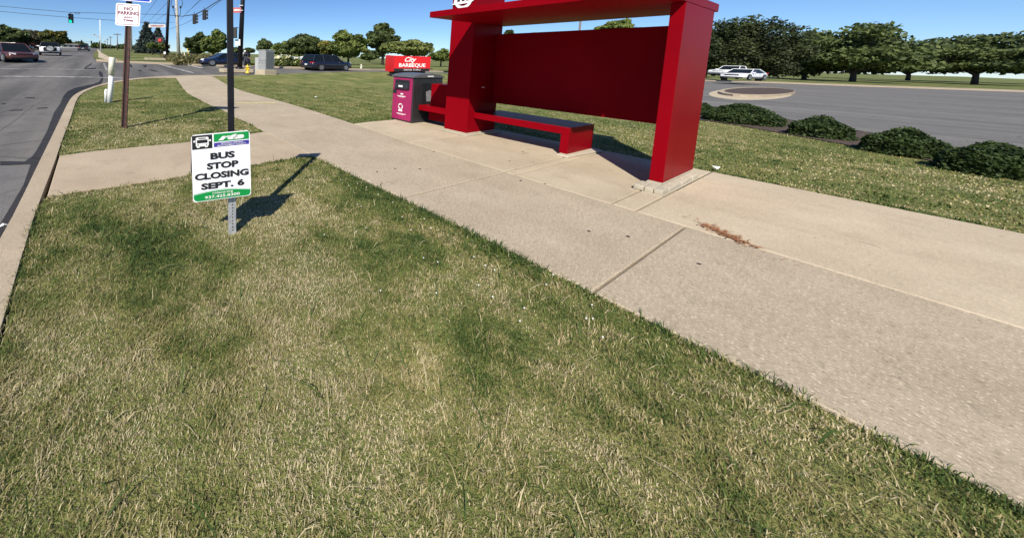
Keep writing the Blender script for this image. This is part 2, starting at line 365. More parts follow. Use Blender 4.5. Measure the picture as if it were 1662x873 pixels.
# near lawns
walkF = g2([(75, 320), (110, 314), (150, 308), (200, 301.5), (280, 289), (311, 282.6), (407.5, 269), (448, 261), (472, 257), (503.7, 253.9)])
swL = [(2.80, -4), (2.80, -1), (2.79, 1), (2.77, 2.4)]+g2([(576, 286), (530, 262.5)])
lawnA = kin[:7]+walkF+swL[::-1]
lawnA = kin[:6]+walkF+swL[::-1]
walkB = g2([(96, 253), (153, 245.6), (230, 238), (300, 231.5), (312, 229.6), (406, 217.5), (430, 214)])
swLf = g2([(403.7, 200.7), (382, 191), (365, 180), (343.5, 171.8), (319.4, 159.8), (302.6, 150), (293, 138), (286, 127)])
lawnB = walkB+swLf+kin[8:-3][::-1]
swR = g2([(344.7, 124.5), (352, 128), (365, 135.7), (389, 146.6), (447, 162), (504.7, 179), (574.5, 201)])
PADX = 7.72
lawnC = swR+g2([(600, 197.8), (640, 194.5)])+[(6.4, 6.15), (PADX, 6.1), (PADX, -5), (18, -5), (17, .5), (15.4, 2.3), (15, 4.5), (18, 7), (30, 15), (50, 22), (nx+60, ny+2.5)]+near_edge[::-1]+[kin[-1]]
for nm, pl in (('lawn', lawnA), ('lawn', lawnB), ('lawn', lawnC)): surface(nm, pl, -.012, M['lawn'], side=.1)
# kerb with its joints
kb = MB()
kk = [(a, b) for a, b in zip(kout, kin)] if len(kout) == len(kin) else None
def resample(line, n):
    a = [Vector(p) for p in line]; L = [0]
    for i in range(1, len(a)): L.append(L[-1]+(a[i]-a[i-1]).length)
    out = []
    for k in range(n+1):
        s_ = L[-1]*k/n; i = 0
        while i < len(a)-2 and L[i+1] < s_: i += 1
        t = (s_-L[i])/max(1e-9, L[i+1]-L[i]); out.append(a[i].lerp(a[i+1], t))
    return out
def smooth(line, it=2):
    for _ in range(it):
        line = [line[0]]+[(line[i-1]+line[i]*2+line[i+1])/4 for i in range(1, len(line)-1)]+[line[-1]]
    return line
NK = 44; ko = smooth(resample(kout, NK)); ki = smooth(resample(kin, NK))
kroot = empty('kerb', (0, 0, 0), kind='structure'); kroot['label'] = 'weathered tan concrete kerb curving round the road corner'
for i in range(0, NK, 4):
    b = MB(); j = range(i, i+5); A = []
    rings = []
    for q, k in enumerate(j):
        o_, n_ = ko[k].copy(), ki[k].copy()
        if q == 0 and i: d_ = (ko[k+1]-ko[k]).normalized()*.006; o_ += d_; n_ += d_
        z0 = ter(o_.x, o_.y); z1 = ter(n_.x, n_.y); e = (n_-o_).normalized()
        rings.append([(o_.x-e.x*.015, o_.y-e.y*.015, z0-.16), (o_.x, o_.y, z0-.03), (o_.x+e.x*.03, o_.y+e.y*.03, z0+.006), (n_.x-e.x*.01, n_.y-e.y*.01, z1+.01), (n_.x, n_.y, z1-.2)])
    vs = [p for r in rings for p in r]; n5 = 5
    fs_ = [(a*5+c, a*5+c+1, (a+1)*5+c+1, (a+1)*5+c) for a in range(len(rings)-1) for c in range(4)]+[(0, 1, 2, 3, 4), tuple(range(20, 25))]
    b.add(vs, fs_); b.build('kerb_stone', M['kerb'], kroot)
# slabs
def slab(poly, m, parent, gap=.007, z=.004, th=.09, bev=.008):
    P_ = [Vector((p[0], p[1])) for p in poly]; c = sum(P_, Vector((0, 0)))/len(P_)
    bm = bmesh.new(); f = bm.faces.new([bm.verts.new((p.x, p.y, 0)) for p in P_])
    bmesh.ops.recalc_face_normals(bm, faces=[f])
    r = bmesh.ops.inset_region(bm, faces=[f], thickness=gap, use_even_offset=True, use_boundary=True); bmesh.ops.delete(bm, geom=r['faces'], context='FACES')
    f = bm.faces[:][0]
    if f.normal.z < 0: f.normal_flip()
    r = bmesh.ops.inset_region(bm, faces=[f], thickness=bev, use_even_offset=True, use_boundary=True)
    top = bm.faces[:][0] if len(bm.faces) == 1 else f
    for v in bm.verts: v.co.z = -bev*.7
    for v in f.verts: v.co.z = 0
    be = [e for e in bm.edges if e.is_boundary]; r = bmesh.ops.extrude_edge_only(bm, edges=be)
    for v in [g for g in r['geom'] if isinstance(g, bmesh.types.BMVert)]: v.co.z = -th
    dz = rng.uniform(-.002, .002)
    for v in bm.verts: v.co.z += ter(v.co.x, v.co.y)+z+dz
    bmesh.ops.triangulate(bm, faces=[q for q in bm.faces if len(q.verts) > 4])
    me = bpy.data.meshes.new('slab'); bm.to_mesh(me); bm.free(); me.materials.append(m)
    o = bpy.data.objects.new('slab', me); COL.objects.link(o); o.parent = parent; return o
walk = empty('sidewalk', (0, 0, 0), kind='structure'); walk['label'] = 'grey speckled concrete sidewalk curving away to the crossing'
XL, XR = 2.79, 4.79
jy = [-4, -2.43, -.80, .83, 2.45]
for a, b_ in zip(jy, jy[1:]): slab([(XL, a), (XR, a), (XR, b_), (XL, b_)], M['walk'], walk)
slab([(XL, 2.45), (XR, 2.45), (XR, 4.16), (2.70, 4.16)], M['walk'], walk)
# curved part: rings between the left and right edges
Lc = [Vector((2.70, 4.16)), Vector(walkB[-1])]+[Vector(p) for p in swLf]
Rc = [Vector((XR, 4.16)), Vector(swR[-1])]+[Vector(p) for p in swR[::-1][1:]]
NS = 9; Lr = resample(Lc, NS*3); Rr = resample(Rc, NS*3); Lr = smooth(Lr, 2); Rr = smooth(Rr, 2)
for k in range(NS):
    s_ = [Lr[3*k+i] for i in range(4)]; t_ = [Rr[3*k+i] for i in range(4)]
    slab([tuple(p) for p in s_+t_[::-1]], M['walk'], walk)
conn = empty('connecting_walk', (0, 0, 0), kind='structure'); conn['label'] = 'tan concrete walk joining the kerb to the sidewalk'
cf = resample(walkF, 3); cb = resample(walkB, 3); cb[-1] = Vector((2.66, 5.1))
cf = [Vector(walkF[0]), (Vector(walkF[5])), Vector(walkF[-1])]; cb2 = [Vector(walkB[0]), Vector(walkB[4]), Vector(walkB[-1])]
slab([tuple(p) for p in [Vector(q) for q in walkF[0:6]]+[Vector(q) for q in walkB[0:5][::-1]]], M['conn'], conn)
slab([tuple(p) for p in [Vector(q) for q in walkF[5:]]+[Vector((2.70, 4.17))]+[Vector(q) for q in walkB[4:][::-1]]], M['conn'], conn)
pad = empty('shelter_pad', (0, 0, 0), kind='structure'); pad['label'] = 'tan concrete pad under the red bus shelter'
jp = [-5, -2.6, -.75, 1.17, 1.36, 2.33, 2.46, 4.16]
for a, b_ in zip(jp, jp[1:]): slab([(XR, a), (PADX, a), (PADX, b_), (XR, b_)], M['pad'], pad)
pe = [tuple(Vector(p)) for p in g2([(574.5, 201), (600, 197.8), (640, 194.5)])]
slab([(XR, 4.16), (PADX, 4.16), (PADX, 6.1), (6.4, 6.15)]+pe[::-1], M['pad'], pad)
surface('joint_bed', [(-.5, 3.0), (2.6, 3.0), (2.81, -5), (PADX, -5), (PADX, 6.05), (3.9, 6.3), (2.7, 6), (-.45, 5.6)], -.030, M['tar'])
surface('yellow_line', g2([(383, 166.8), (449, 166.4), (451, 168.4), (383, 168.8)]), .0085, M['yline'])
surface('curb_ramp', kin[-4:]+swR[:1]+[swLf[-1]], .003, M['pad'])
# ------------------------------------------------------------------ bus shelter
SH = empty('bus_shelter', (6.4, 4.1, 0), label='large glossy red metal bus shelter with bench, back panel and flat roof', cat='bus shelter')
RZ = 2.29
b = MB(); b.box(6.39, 7.38, 4.09, 4.60, .035, 3.25); b.build('pillar', M['red'], SH, True, .006)
b = MB(); b.box(5.06, 7.42, 1.262, 4.087, RZ, RZ+.105); b.build('roof', M['red'], SH, True, .005)
b = MB(); b.box(6.0, 7.25, 1.265, 1.385, .075, RZ-.003); b.build('end_column', M['red'], SH, True, .005)
b = MB(); b.box(7.20, 7.26, 1.387, 4.088, .655, 2.115); b.build('back_panel', M['red'], SH, True, .004)
bn = MB().box(6.60, 7.52, 2.47, 4.088, .355, .475).build('bench', M['red'], SH, True, .005)
MB().box(6.602, 7.518, 2.472, 2.582, .035, .3545).build('leg', M['red'], bn, True, .004)
sb = MB().box(6.50, 7.30, 4.602, 5.40, .335, .455).build('side_bench', M['red'], SH, True, .005)
MB().box(6.66, 7.30, 4.602, 5.20, .4555, .98).build('backrest', M['red'], sb, True, .005)
MB().box(6.75, 7.25, 4.602, 5.30, .10, .3345).build('lower_box', M['red'], sb, True, .004)
MB().box(6.30, 7.47, 4.01, 4.68, 0.006, .034).build('pillar_base', M['block'], SH, True, .006)
MB().box(6.37, 7.40, 4.07, 4.62, .0345, .055).build('pillar_shoe', M['block'], SH, True, .003)
b = MB(); b.prism([(6.46, 2.56, .005), (6.46, 2.40, .005), (7.55, 2.33, .005), (7.62, 2.42, .005), (7.62, 2.64, .005)], (0, 0, .03)); b.build('bench_base', M['block'], SH, True, .01)
cb_ = MB().box(5.93, 7.15, 1.262, 1.39, .004, .0745).build('column_base', M['block'], SH, True, .004)
x = 5.66
for k in range(6):                           # edging blocks along the camera side
    w_ = .235; b = MB(); b.box(x+.004, x+w_-.004, 1.185-.006*(k % 2), 1.258, .004, .062+.006*random.random()); b.build('block', M['block'], cb_, True, .012); x += w_
b = MB(); b.box(5.655, 5.925, 1.262, 1.335, .004, .064).build('block', M['block'], cb_, True, .012)
b = MB(); b.box(5.66, 5.925, 1.34, 1.43, .004, .066).build('block', M['block'], cb_, True, .012)
MB().box(5.66, 7.10, 1.170, 1.182, .003, .009).build('caulk_strip', M['block'], SH, True)
MB().box(6.80, 6.90, 4.0885, 4.0895, .985, 1.0).build('scuff', M['white'], SH, True)
for x_ in (5.10, 6.2): MB().box(x_, x_+.004, 1.2612, 1.2618, RZ+.003, RZ+.10).build('seam', M['trim'], SH, True)
# round emblem with a bar on the pillar
em = on_plane(752, 0.8, 0, 6.37); R_ = .19
b = MB(); n = 32
ring = [(em.x, em.y+R_*1.02*math.cos(a), em.z+R_*.92*math.sin(a)) for a in (2*math.pi*k/n for k in range(n))]
inn = [(em.x, em.y+R_*.70*math.cos(a), em.z+R_*.62*math.sin(a)) for a in (2*math.pi*k/n for k in range(n))]
vs = ring+inn+[(p[0]+.012, p[1], p[2]) for p in ring+inn]
b.add(vs, [(k, (k+1) % n, n+(k+1) % n, n+k) for k in range(n)]+[(k, (k+1) % n, 2*n+(k+1) % n, 2*n+k) for k in range(n)]+[(n+k, n+(k+1) % n, 3*n+(k+1) % n, 3*n+k) for k in range(n)])
e1 = b.build('emblem', M['white'], SH, True)
b = MB(); b.prism([(em.x-.004, em.y+.27, em.z-.055), (em.x-.004, em.y+.21, em.z-.05), (em.x-.004, em.y+.19, em.z+.075), (em.x-.004, em.y-.21, em.z+.075), (em.x-.004, em.y-.19, em.z-.03), (em.x-.004, em.y-.26, em.z-.01), (em.x-.004, em.y-.17, em.z-.07), (em.x-.004, em.y+.18, em.z-.075)], (.012, 0, 0)); b.build('bar', M['white'], e1, True)
for yy in (-.1, 0, .1): MB().box(em.x-.007, em.x-.003, em.y+yy-.03, em.y+yy+.03, em.z-.02, em.z+.045).build('letter', M['signk'], e1, True)
# ------------------------------------------------------------------ litter bin
BN = empty('litter_bin', (6.34, 5.44, 0), label='grey solar compactor bin with maroon front panel beside the shelter side bench', cat='litter bin')
b = MB(); b.box(6.34, 7.38, 5.44, 6.10, .0, 1.10); b.build('housing', M['bingrey'], BN, True, .02)
b = MB(); prof = [(6.30, 1.10), (6.30, 1.135), (6.42, 1.175), (6.7, 1.20), (7.0, 1.205), (7.25, 1.185), (7.42, 1.13), (7.42, 1.10)]
b.prism([(x, 5.42, z) for x, z in prof], (0, .70, 0)); b.build('hood', M['bintop'], BN, True, .012)
MB().box(6.325, 6.339, 5.475, 6.075, .04, 1.085).build('front_panel', M['binred'], BN, True, .004)
ch = MB().box(6.306, 6.324, 5.55, 6.0, .80, 1.035).build('chute_door', M['bindark'], BN, True, .008)
b = MB(); b.prism([(6.30, 5.56, .805), (6.27, 5.56, .825), (6.305, 5.56, .955)], (0, .43, 0)); b.build('flap', M['bingrey'], ch, True)
MB().box(6.268, 6.272, 5.72, 5.85, .855, .90).build('label_plate', M['white'], ch, True)
MB().box(6.31, 6.3245, 5.95, 6.06, .69, .78).build('lock_box', M['bindark'], BN, True, .004)
for (y0, y1, z0, z1) in ((5.74, 5.82, .665, .70), (5.66, 5.92, .62, .635), (5.70, 5.88, .602, .612), (5.74, 5.86, .245, .29), (5.62, 5.92, .185, .196), (5.68, 5.88, .165, .174)):
    MB().box(6.3225, 6.3245, y0, y1, z0, z1).build('print', M['white'], BN, True)
b = MB(); n = 20; cc = (5.80, .37); rr = [(.075, 1), (.05, 1)]
b.add([(6.3235, cc[0]+r*math.cos(2*math.pi*k/n), cc[1]+r*math.sin(2*math.pi*k/n)) for r in (.075, .048) for k in range(n)], [(k, (k+1) % n, n+(k+1) % n, n+k) for k in range(n) if k % 7 != 0]); b.build('recycling_mark', M['white'], BN, True)
MB().box(6.62, 7.34, 5.428, 5.439, .12, .95).build('side_door', M['bindark'], BN, True, .004)
MB().box(6.60, 7.36, 5.422, 5.4385, .955, 1.0).build('side_trim', M['bingrey'], BN, True, .004)
MB().box(6.78, 7.0, 5.416, 5.4195, 1.125, 1.155).build('brand_mark', M['white'], BN, True)
b = MB(); b.prism([(6.80, 5.4265, .52), (6.94, 5.4265, .52), (6.98, 5.4265, .76), (6.90, 5.4265, .80), (6.76, 5.4265, .76)], (0, -.002, 0)); b.build('cup_picture', M['galv'], BN, True)
# ------------------------------------------------------------------ bus stop pole with the closing notice
base = G(377, 377)
BS = empty('bus_stop_pole', base, label='black bus stop pole on a galvanised stub carrying the BUS STOP CLOSING SEPT. 6 notice', cat='bus stop sign')
d = ray(2700, 156); dr = Vector((d[0], d[1], 0)).normalized(); nrm = Vector((dr.y, -dr.x, 0))   # faces the camera
if nrm.dot(Vector((0, 0, 0))-base) < 0: nrm = -nrm
def on_sign(x, y, off=.03):
    c = base+nrm*off; d = Vector(ray(x, y)); o = Vector((0, 0, H)); t = (c-o).dot(nrm)/d.dot(nrm); return o+d*t
cor = [on_sign(x, y, .034) for x, y in ((310, 219.8), (405, 211.3), (407.5, 316.5), (313.5, 328.8))]
b = MB(); rc = []
TL, TR, BR, BL = cor
def rounded(u0, u1, v0, v1, r, n=4, ar=1.1):
    out = []
    for cu, cv, a0 in ((u1-r*ar, v0+r, -90), (u1-r*ar, v1-r, 0), (u0+r*ar, v1-r, 90), (u0+r*ar, v0+r, 180)):
        for k in range(n+1):
            a = math.radians(a0+90*k/n); out.append((cu+r*ar*math.cos(a), cv+r*math.sin(a)))
    return out
pn = patch_on(BS, 'notice_board', M['signw'], cor, rounded(0, 1, 0, 1, .045), nrm, 0, .004); pn.parent = BS
def tx(s, m, u0, u1, v0, v1, **k): return text_on(pn, s, M[m], cor, u0, u1, v0, v1, nrm, lift=.0075, **k)
def px(name, m, pts, lift=.0045): return patch_on(pn, name, M[m], cor, pts, nrm, lift, .001)
px('black_field', 'signk', [(.012, .012), (.35, .012), (.35, .215), (.012, .215)])
px('green_field', 'signg', [(.375, .012), (.985, .012), (.985, .128), (.375, .128)])
px('purple_field', 'signp', [(.375, .142), (.985, .142), (.985, .205), (.375, .205)])
arc = [(.012+.976*k/12, .905-.052*math.sin(math.pi*(.15+.85*k/12)) + .012*(1-k/12)) for k in range(13)]
px('green_foot', 'signg', arc+[(.988, .95), (.965, .985), (.93, .99), (.07, .99), (.03, .975), (.012, .94)])
arc2 = [(u, v-.014) for u, v in arc]; px('green_rule', 'signg', arc2+[(u, v+.005) for u, v in arc2[::-1]])
tx('BUS', 'signk', .31, .73, .285, .385, bold=.048); tx('STOP', 'signk', .245, .79, .43, .53, bold=.048)
tx('CLOSING', 'signk', .04, .965, .575, .675, bold=.048); tx('SEPT. 6', 'signk', .14, .885, .725, .825, bold=.048)
tx('iriderta.org', 'white', .33, .68, .875, .915, bold=.012); tx('937.425.8300', 'white', .20, .80, .925, .967, bold=.02)
tx('rta', 'white', .45, .91, .03, .112, bold=.07, shear=.35, spacing=.95)
tx('PROUDLY SERVING', 'white', .50, .88, .15, .17, bold=.01); tx('MONTGOMERY COUNTY', 'white', .44, .93, .178, .198, bold=.01)
def bx(u0, u1, v0, v1, m='white', r=.012, lift=.0065): px('bus_pictogram', m, rounded(u0, u1, v0, v1, r), lift)
bx(.075, .29, .04, .175, r=.02); bx(.035, .07, .082, .108, r=.01); bx(.295, .33, .082, .108, r=.01); bx(.09, .14, .165, .192, r=.01); bx(.225, .275, .165, .192, r=.01)
bx(.095, .27, .078, .125, 'signk', .008, .008); bx(.12, .245, .052, .064, 'signk', .004, .008); bx(.10, .125, .143, .157, 'signk', .006, .008); bx(.24, .265, .143, .157, 'signk', .006, .008)
topz = 2.24
up_ = MB()      # U-channel stub with holes
dbase = (base-Vector((0, 0, H))).dot(Vector(fw)); lean = D(373.2, 0, dbase)-base; lean = lean/lean.z
def ubox(b, u0, u1, n0, n1, z0, z1):
    vs = [base+dr*u+nrm*n_+lean*z for z in (z0, z1) for u, n_ in ((u0, n0), (u1, n0), (u1, n1), (u0, n1))]
    b.add(vs, [(3, 2, 1, 0), (4, 5, 6, 7), (0, 1, 5, 4), (1, 2, 6, 5), (2, 3, 7, 6), (3, 0, 4, 7)])
pw = .032; ubox(up_, -pw, pw, .002, .012, -.05, .62); ubox(up_, -pw, -pw+.006, -.05, .0018, -.05, .62); ubox(up_, pw-.006, pw, -.05, .0018, -.05, .62)
stub = up_.build('stub_post', M['galv'], BS, True)
for k in range(13):
    z = .025+k*.0268; b = MB(); c = base+nrm*.0125+dr*.004+lean*z; n = 8
    b.add([c+dr*.006*math.cos(2*math.pi*i/n)+Vector((0, 0, .0065*math.sin(2*math.pi*i/n))) for i in range(n)], [tuple(range(n))]); b.build('hole', M['signk'], stub, True)
b = MB(); ubox(b, -.028, .028, -.046, .0, .12, topz); b.build('pole', M['black'], BS, True, .006)
b = MB(); ubox(b, -.30, .06, -.062, -.05, topz-.20, topz-.01); b.build('stop_flag', M['signg'], BS, True)
# ------------------------------------------------------------------ signs and posts on the verge
bb = G(201, 207); top = D(209.5, 0, (bb-Vector((0, 0, H))).dot(Vector(fw)))
BP = empty('no_parking_sign', bb, label='leaning rust brown post with the white NO PARKING ANY TIME plate under a blue plate', cat='road sign')
ax = (top-bb); ax = ax/ax.z; sx = Vector((r2[0], r2[1], 0)).normalized(); sn = Vector((sx.y, -sx.x, 0)); sn = sn if sn.dot(-bb) > 0 else -sn
def post_piece(name, m, w0, w1, n0, n1, z0, z1):
    b = MB(); vs = [bb+ax*z+sx*u+sn*n_ for z in (z0, z1) for u, n_ in ((w0, n0), (w1, n0), (w1, n1), (w0, n1))]
    b.add(vs, [(3, 2, 1, 0), (4, 5, 6, 7), (0, 1, 5, 4), (1, 2, 6, 5), (2, 3, 7, 6), (3, 0, 4, 7)]); return b.build(name, m, BP, True, .002)
post_piece('post_flange', M['rust'], -.055, -.03, -.012, .012, -.1, 2.75); post_piece('post_flange', M['rust'], .018, .062, -.012, .012, -.1, 2.75)
post_piece('post_web', mat('dark_rust', (.022, .010, .009), .8), -.03, .018, -.035, -.008, -.1, 2.76)
def on_p(x, y, off=.018):
    c = bb+ax*2+sn*off; d = Vector(ray(x, y)); o = Vector((0, 0, H)); t = (c-o).dot(sn)/d.dot(sn); return o+d*t
npc = [on_p(x, y) for x, y in ((188.4, 5.2), (228.3, 8.2), (226.7, 43.6), (187.2, 41.4))]
plate = patch_on(BP, 'plate', M['signw'], npc, rounded(0, 1, 0, 1, .08), sn, 0, .003)
def frame_on(parent, c, u0, u1, v0, v1, r, w, m, n_):
    o_ = rounded(u0, u1, v0, v1, r); i_ = rounded(u0+w, u1-w, v0+w, v1-w, r*.7); k = len(o_)
    TL, TR, BR, BL = c; f = lambda q: (TL*(1-q[0])+TR*q[0])*(1-q[1])+(BL*(1-q[0])+BR*q[0])*q[1]+n_*.005
    b = MB(); b.add([f(q) for q in o_+i_], [(a, (a+1) % k, k+(a+1) % k, k+a) for a in range(k)]); return b.build('border', m, parent, True)
frame_on(plate, npc, .055, .945, .05, .95, .07, .022, M['signr'], sn)
for s_, u0, u1, v0, v1 in (('NO', .34, .70, .15, .30), ('PARKING', .10, .93, .34, .505), ('ANY', .33, .70, .57, .66), ('TIME', .31, .74, .71, .80)):
    text_on(plate, s_, M['signr'], npc, u0, u1, v0, v1, sn, bold=.034, lift=.006)
bpc = [on_p(x, y) for x, y in ((173, -38), (246.8, -34), (246, 5.6), (174.5, -.4))]
bpl = patch_on(BP, 'blue_plate', M['signb'], bpc, rounded(0, 1, 0, 1, .06), sn, 0, .003)
frame_on(bpl, bpc, .005, .995, .01, .99, .055, .03, M['signw'], sn)
bolt = post_piece('bracket', M['trim'], -.03, .03, .012, .03, 2.46, 2.53)
wb = G(178, 166.3); WH = empty('marker_post', wb, label='white plastic marker post standing in the verge near the kerb', cat='marker post')
dpt = (wb-Vector((0, 0, H))).dot(Vector(fw)); wt = D(182.3, 93.5, dpt)-wb; k_ = 1/530*dpt
b = MB(); b.tube([(0, 0, -.05), wt*.62], [4.0*k_, 3.8*k_], 14); b.build('lower_tube', M['white'], WH, smooth=True)
b = MB(); b.tube([wt*.60, wt*.985, wt], [4.9*k_, 4.8*k_, 3.6*k_], 14); b.build('cap_tube', M['cream'], WH, smooth=True)
b = MB(); q = sx*(-6.2*k_); b.tube([q+Vector((0, 0, -.03)), q+Vector((0.01, 0, .36)), q+Vector((.02, 0, .40))], [2.3*k_, 2.2*k_, 1.4*k_], 10); b.build('side_tube', M['white'], WH, smooth=True)
# ------------------------------------------------------------------ poles, signals and wires
def steel_pole(px_, py, tx_, ty, r_px, label, ztop=9.5):
    g = G(px_, py); dp = (g-Vector((0, 0, H))).dot(Vector(fw)); t = D(tx_, ty, dp); a = (t-g)/(t-g).z; k = dp/530
    o = empty('signal_pole', g, label=label, cat='traffic pole', group='black signal poles')
    b = MB(); b.tube([(0, 0, -.1), a*ztop], [r_px*k, r_px*k*.62], 16); b.build('shaft', M['black'], o, smooth=True)
    b = MB(); b.lathe([(r_px*k*1.5, -.1), (r_px*k*1.5, .12), (r_px*k*1.2, .3)], n=12); b.build('base_cover', M['black'], o)
    return o, g, a, dp
SP1, g1, a1, dp1 = steel_pole(388.6, 115.5, 394, 0, 4.4, 'thick black signal pole beside the yellow hydrant')
SP2, g2_, a2, dp2 = steel_pole(269.2, 97.4, 274, 0, 2.7, 'black signal pole on the far corner in front of the wooden pole')
b = MB().box(-1.3, .9, -.5, .7, -.1, .14); b.build('footing', M['pad'], SP1, bevel=.02)
b = MB().box(-1.9, .5, -.5, .6, -.1, .16); b.build('footing', M['pad'], SP2, bevel=.02)
def pole_plate(P, name, m, x0, x1, y0, y1, dp, th=.04):
    c = [D(x0, y0, dp), D(x1, y0, dp), D(x1, y1, dp), D(x0, y1, dp)]; n_ = -Vector(fw)*th
    b = MB(); b.prism(c, n_); return b.build(name, m, P, True), c
o_, c_ = pole_plate(SP1, 'white_plate', M['white'], 382, 390, 64.5, 74.5, dp1-.3)
o_, c_ = pole_plate(SP1, 'street_name_plate', mat('street_plate_red', (.45, .10, .10), .5), 378, 391.5, 13, 21.5, dp1-.2)
patch_on(o_, 'worn_print', M['white'], c_, [(.12, .40), (.42, .34), (.86, .42), (.84, .62), (.5, .58), (.14, .64)], -Vector(fw), .05, .004)
pole_plate(SP1, 'clamp', M['galv'], 388.6, 394.4, 9, 10.2, dp1-.25); pole_plate(SP1, 'clamp', M['galv'], 388.4, 394.2, 17, 18.2, dp1-.25)
pole_plate(SP1, 'walk_signal', M['trim'], 379.5, 385, 47, 62.5, dp1-.3, .3); pole_plate(SP1, 'arm', M['black'], 379, 387, 45, 46.4, dp1-.2)
o_, c_ = pole_plate(SP2, 'name_board', mat('name_board', (.62, .55, .50), .6), 241.5, 268.5, 40.5, 45, dp2-.2)
patch_on(o_, 'worn_print', M['signr'], c_, [(.10, .35), (.3, .28), (.6, .36), (.9, .3), (.9, .62), (.55, .7), (.12, .66)], -Vector(fw), .05, .004)
o_, c_ = pole_plate(SP2, 'walk_signal', M['trim'], 254.5, 267.5, 61.5, 70.5, dp2-.4, .35); pole_plate(SP2, 'lit_hand', M['redlit'], 257, 261.5, 63.5, 68, dp2-.8, .03)
pole_plate(SP2, 'push_button', M['white'], 266.2, 269.4, 84.5, 88.5, dp2-.3, .1)
def wire(name, pts, r=.016, label='thin dark overhead wire', n=6, grp='overhead wires'):
    b = MB(); b.tube(pts, r, 5); o = b.build(name, M['wire']); return tag(o, label, 'wire', grp)
wire('span_wire', [D(-40, 7.5, 30), D(0, 10.5, 30), D(60, 16, 31), D(115, 20.7, 32), D(190, 22.5, 36), D(273, 24.5, dp2)], .02, 'upper span wire carrying the green lit signal over the road')
wire('span_wire', [D(-40, 15.5, 30), D(0, 19, 30), D(60, 24.5, 31), D(115, 29, 32), D(190, 34, 36), D(272.5, 39.5, dp2)], .02, 'lower span wire beneath the one that holds the green lit signal')
wire('signal_cable', [D(275, 25, dp2), D(296, 27, 32), D(317, 24, 25), D(332, 16.5, 24), D(346, 7, 24), D(358, 0, 24), D(378, -14, dp1)], .035, 'heavy cable rising to the right above the two black signal heads')
wire('utility_wire', [D(275, 48, 44), D(300, 39, 40), D(326, 25, 34), D(372, -8, 30)], .02, 'thin wire passing below the pair of signal heads')
for (x0, y0, x1, y1, lb) in ((232, 31, 256, -2, 'slanting utility wire nearest the NO PARKING plate'), (243, 34, 272, 4, 'middle one of three slanting utility wires left of the far signal pole'), (255, 33, 270, 22, 'short slanting utility wire touching the far signal pole')): wire('utility_wire', [D(x0-6, y0+8, 70), D(x0, y0, 60), D(x1, y1, 34)], .018, lb)
wire('utility_wire', [D(200, 38, 60), D(288, 37, 45), D(330, -5, 25)], .015, 'utility wire meeting the wooden pole below its loop')
wire('utility_wire', [D(302, 22, 45), D(330, -2, 34)], .015, 'short utility wire leaving the wooden pole to the upper right')
def signal_head(c, size, yaw, label, lit=None, grp='traffic signal heads'):
    o = empty('traffic_signal', c, yaw, label, 'traffic light', grp); w = size*.21
    MB().box(-w, w, -w*.8, w*.8, -size/2, size/2).build('housing', M['trim'], o, bevel=.02)
    MB().tube([(0, 0, size/2), (0, 0, size/2+.18)], .025, 6).build('hanger', M['trim'], o)
    for k in range(3):
        z = size*(.33-.33*k); m = M['greenlit'] if (lit == 'green' and k == 2) else M['lens']
        MB().lathe([(w*.8, 0), (w*.7, -.02)], (0, -w*.82, z), 14, 'y').build('lens', m, o)
        b = MB(); n = 10; vs = []
        for q in (0, 1):
            for i in range(n+1):
                a = math.radians(-20+220*i/n); vs.append((w*.86*math.cos(a), -w*.81-q*w*1.1, z+w*.86*math.sin(a)))
        b.add(vs, [(i, i+1, n+2+i, n+1+i) for i in range(n)]); v = b.build('visor', M['trim'], o)
        s_ = v.modifiers.new('t', 'SOLIDIFY'); s_.thickness = .02
    return o
signal_head(D(115.3, 30.6, 31.5), .86, math.radians(-10), 'single signal head with its green lamp lit hanging over the road', 'green')
signal_head(D(315.3, 31.8, 24.5), .70, math.radians(75), 'dark signal head seen from the side, left one of the pair on the heavy cable')
signal_head(D(331.3, 24.8, 24), .72, math.radians(75), 'dark signal head seen from the side, right one of the pair on the heavy cable')
b = MB(); c = D(125.5, 22, 31.7)
b.tube([c+Vector((.14*math.cos(a)*1.5, 0, .08*math.sin(a))) for a in (2*math.pi*k/12 for k in range(13))], .025, 5); tag(b.build('cable_coil', M['wire']), 'small coil of cable on the span wire beside the green signal', 'cable coil')
dp3 = 92
wire('far_span_wire', [D(113, 66.5, dp3), D(135, 68, dp3), D(150, 69, dp3), D(164, 69.5, dp3)], .03, 'distant span wire across the road with small signals')
hd = None
for x_, y_ in ((114.7, 67), (132.5, 68), (148.3, 69.3), (162, 69.5)):
    c = D(x_, y_, dp3)
    if hd is None: hd = signal_head(c, .85, 0, 'leftmost tiny signal head on the far span wire, beside the yellowing tree', grp='distant signal heads')
    else:
        k = copy_tree(hd); k.location = c
        k['label'] = {132.5: 'second tiny signal head from the left on the far span wire', 148.3: 'third tiny signal head from the left on the far span wire', 162: 'tiny far signal head touching the white street lamp'}[x_]
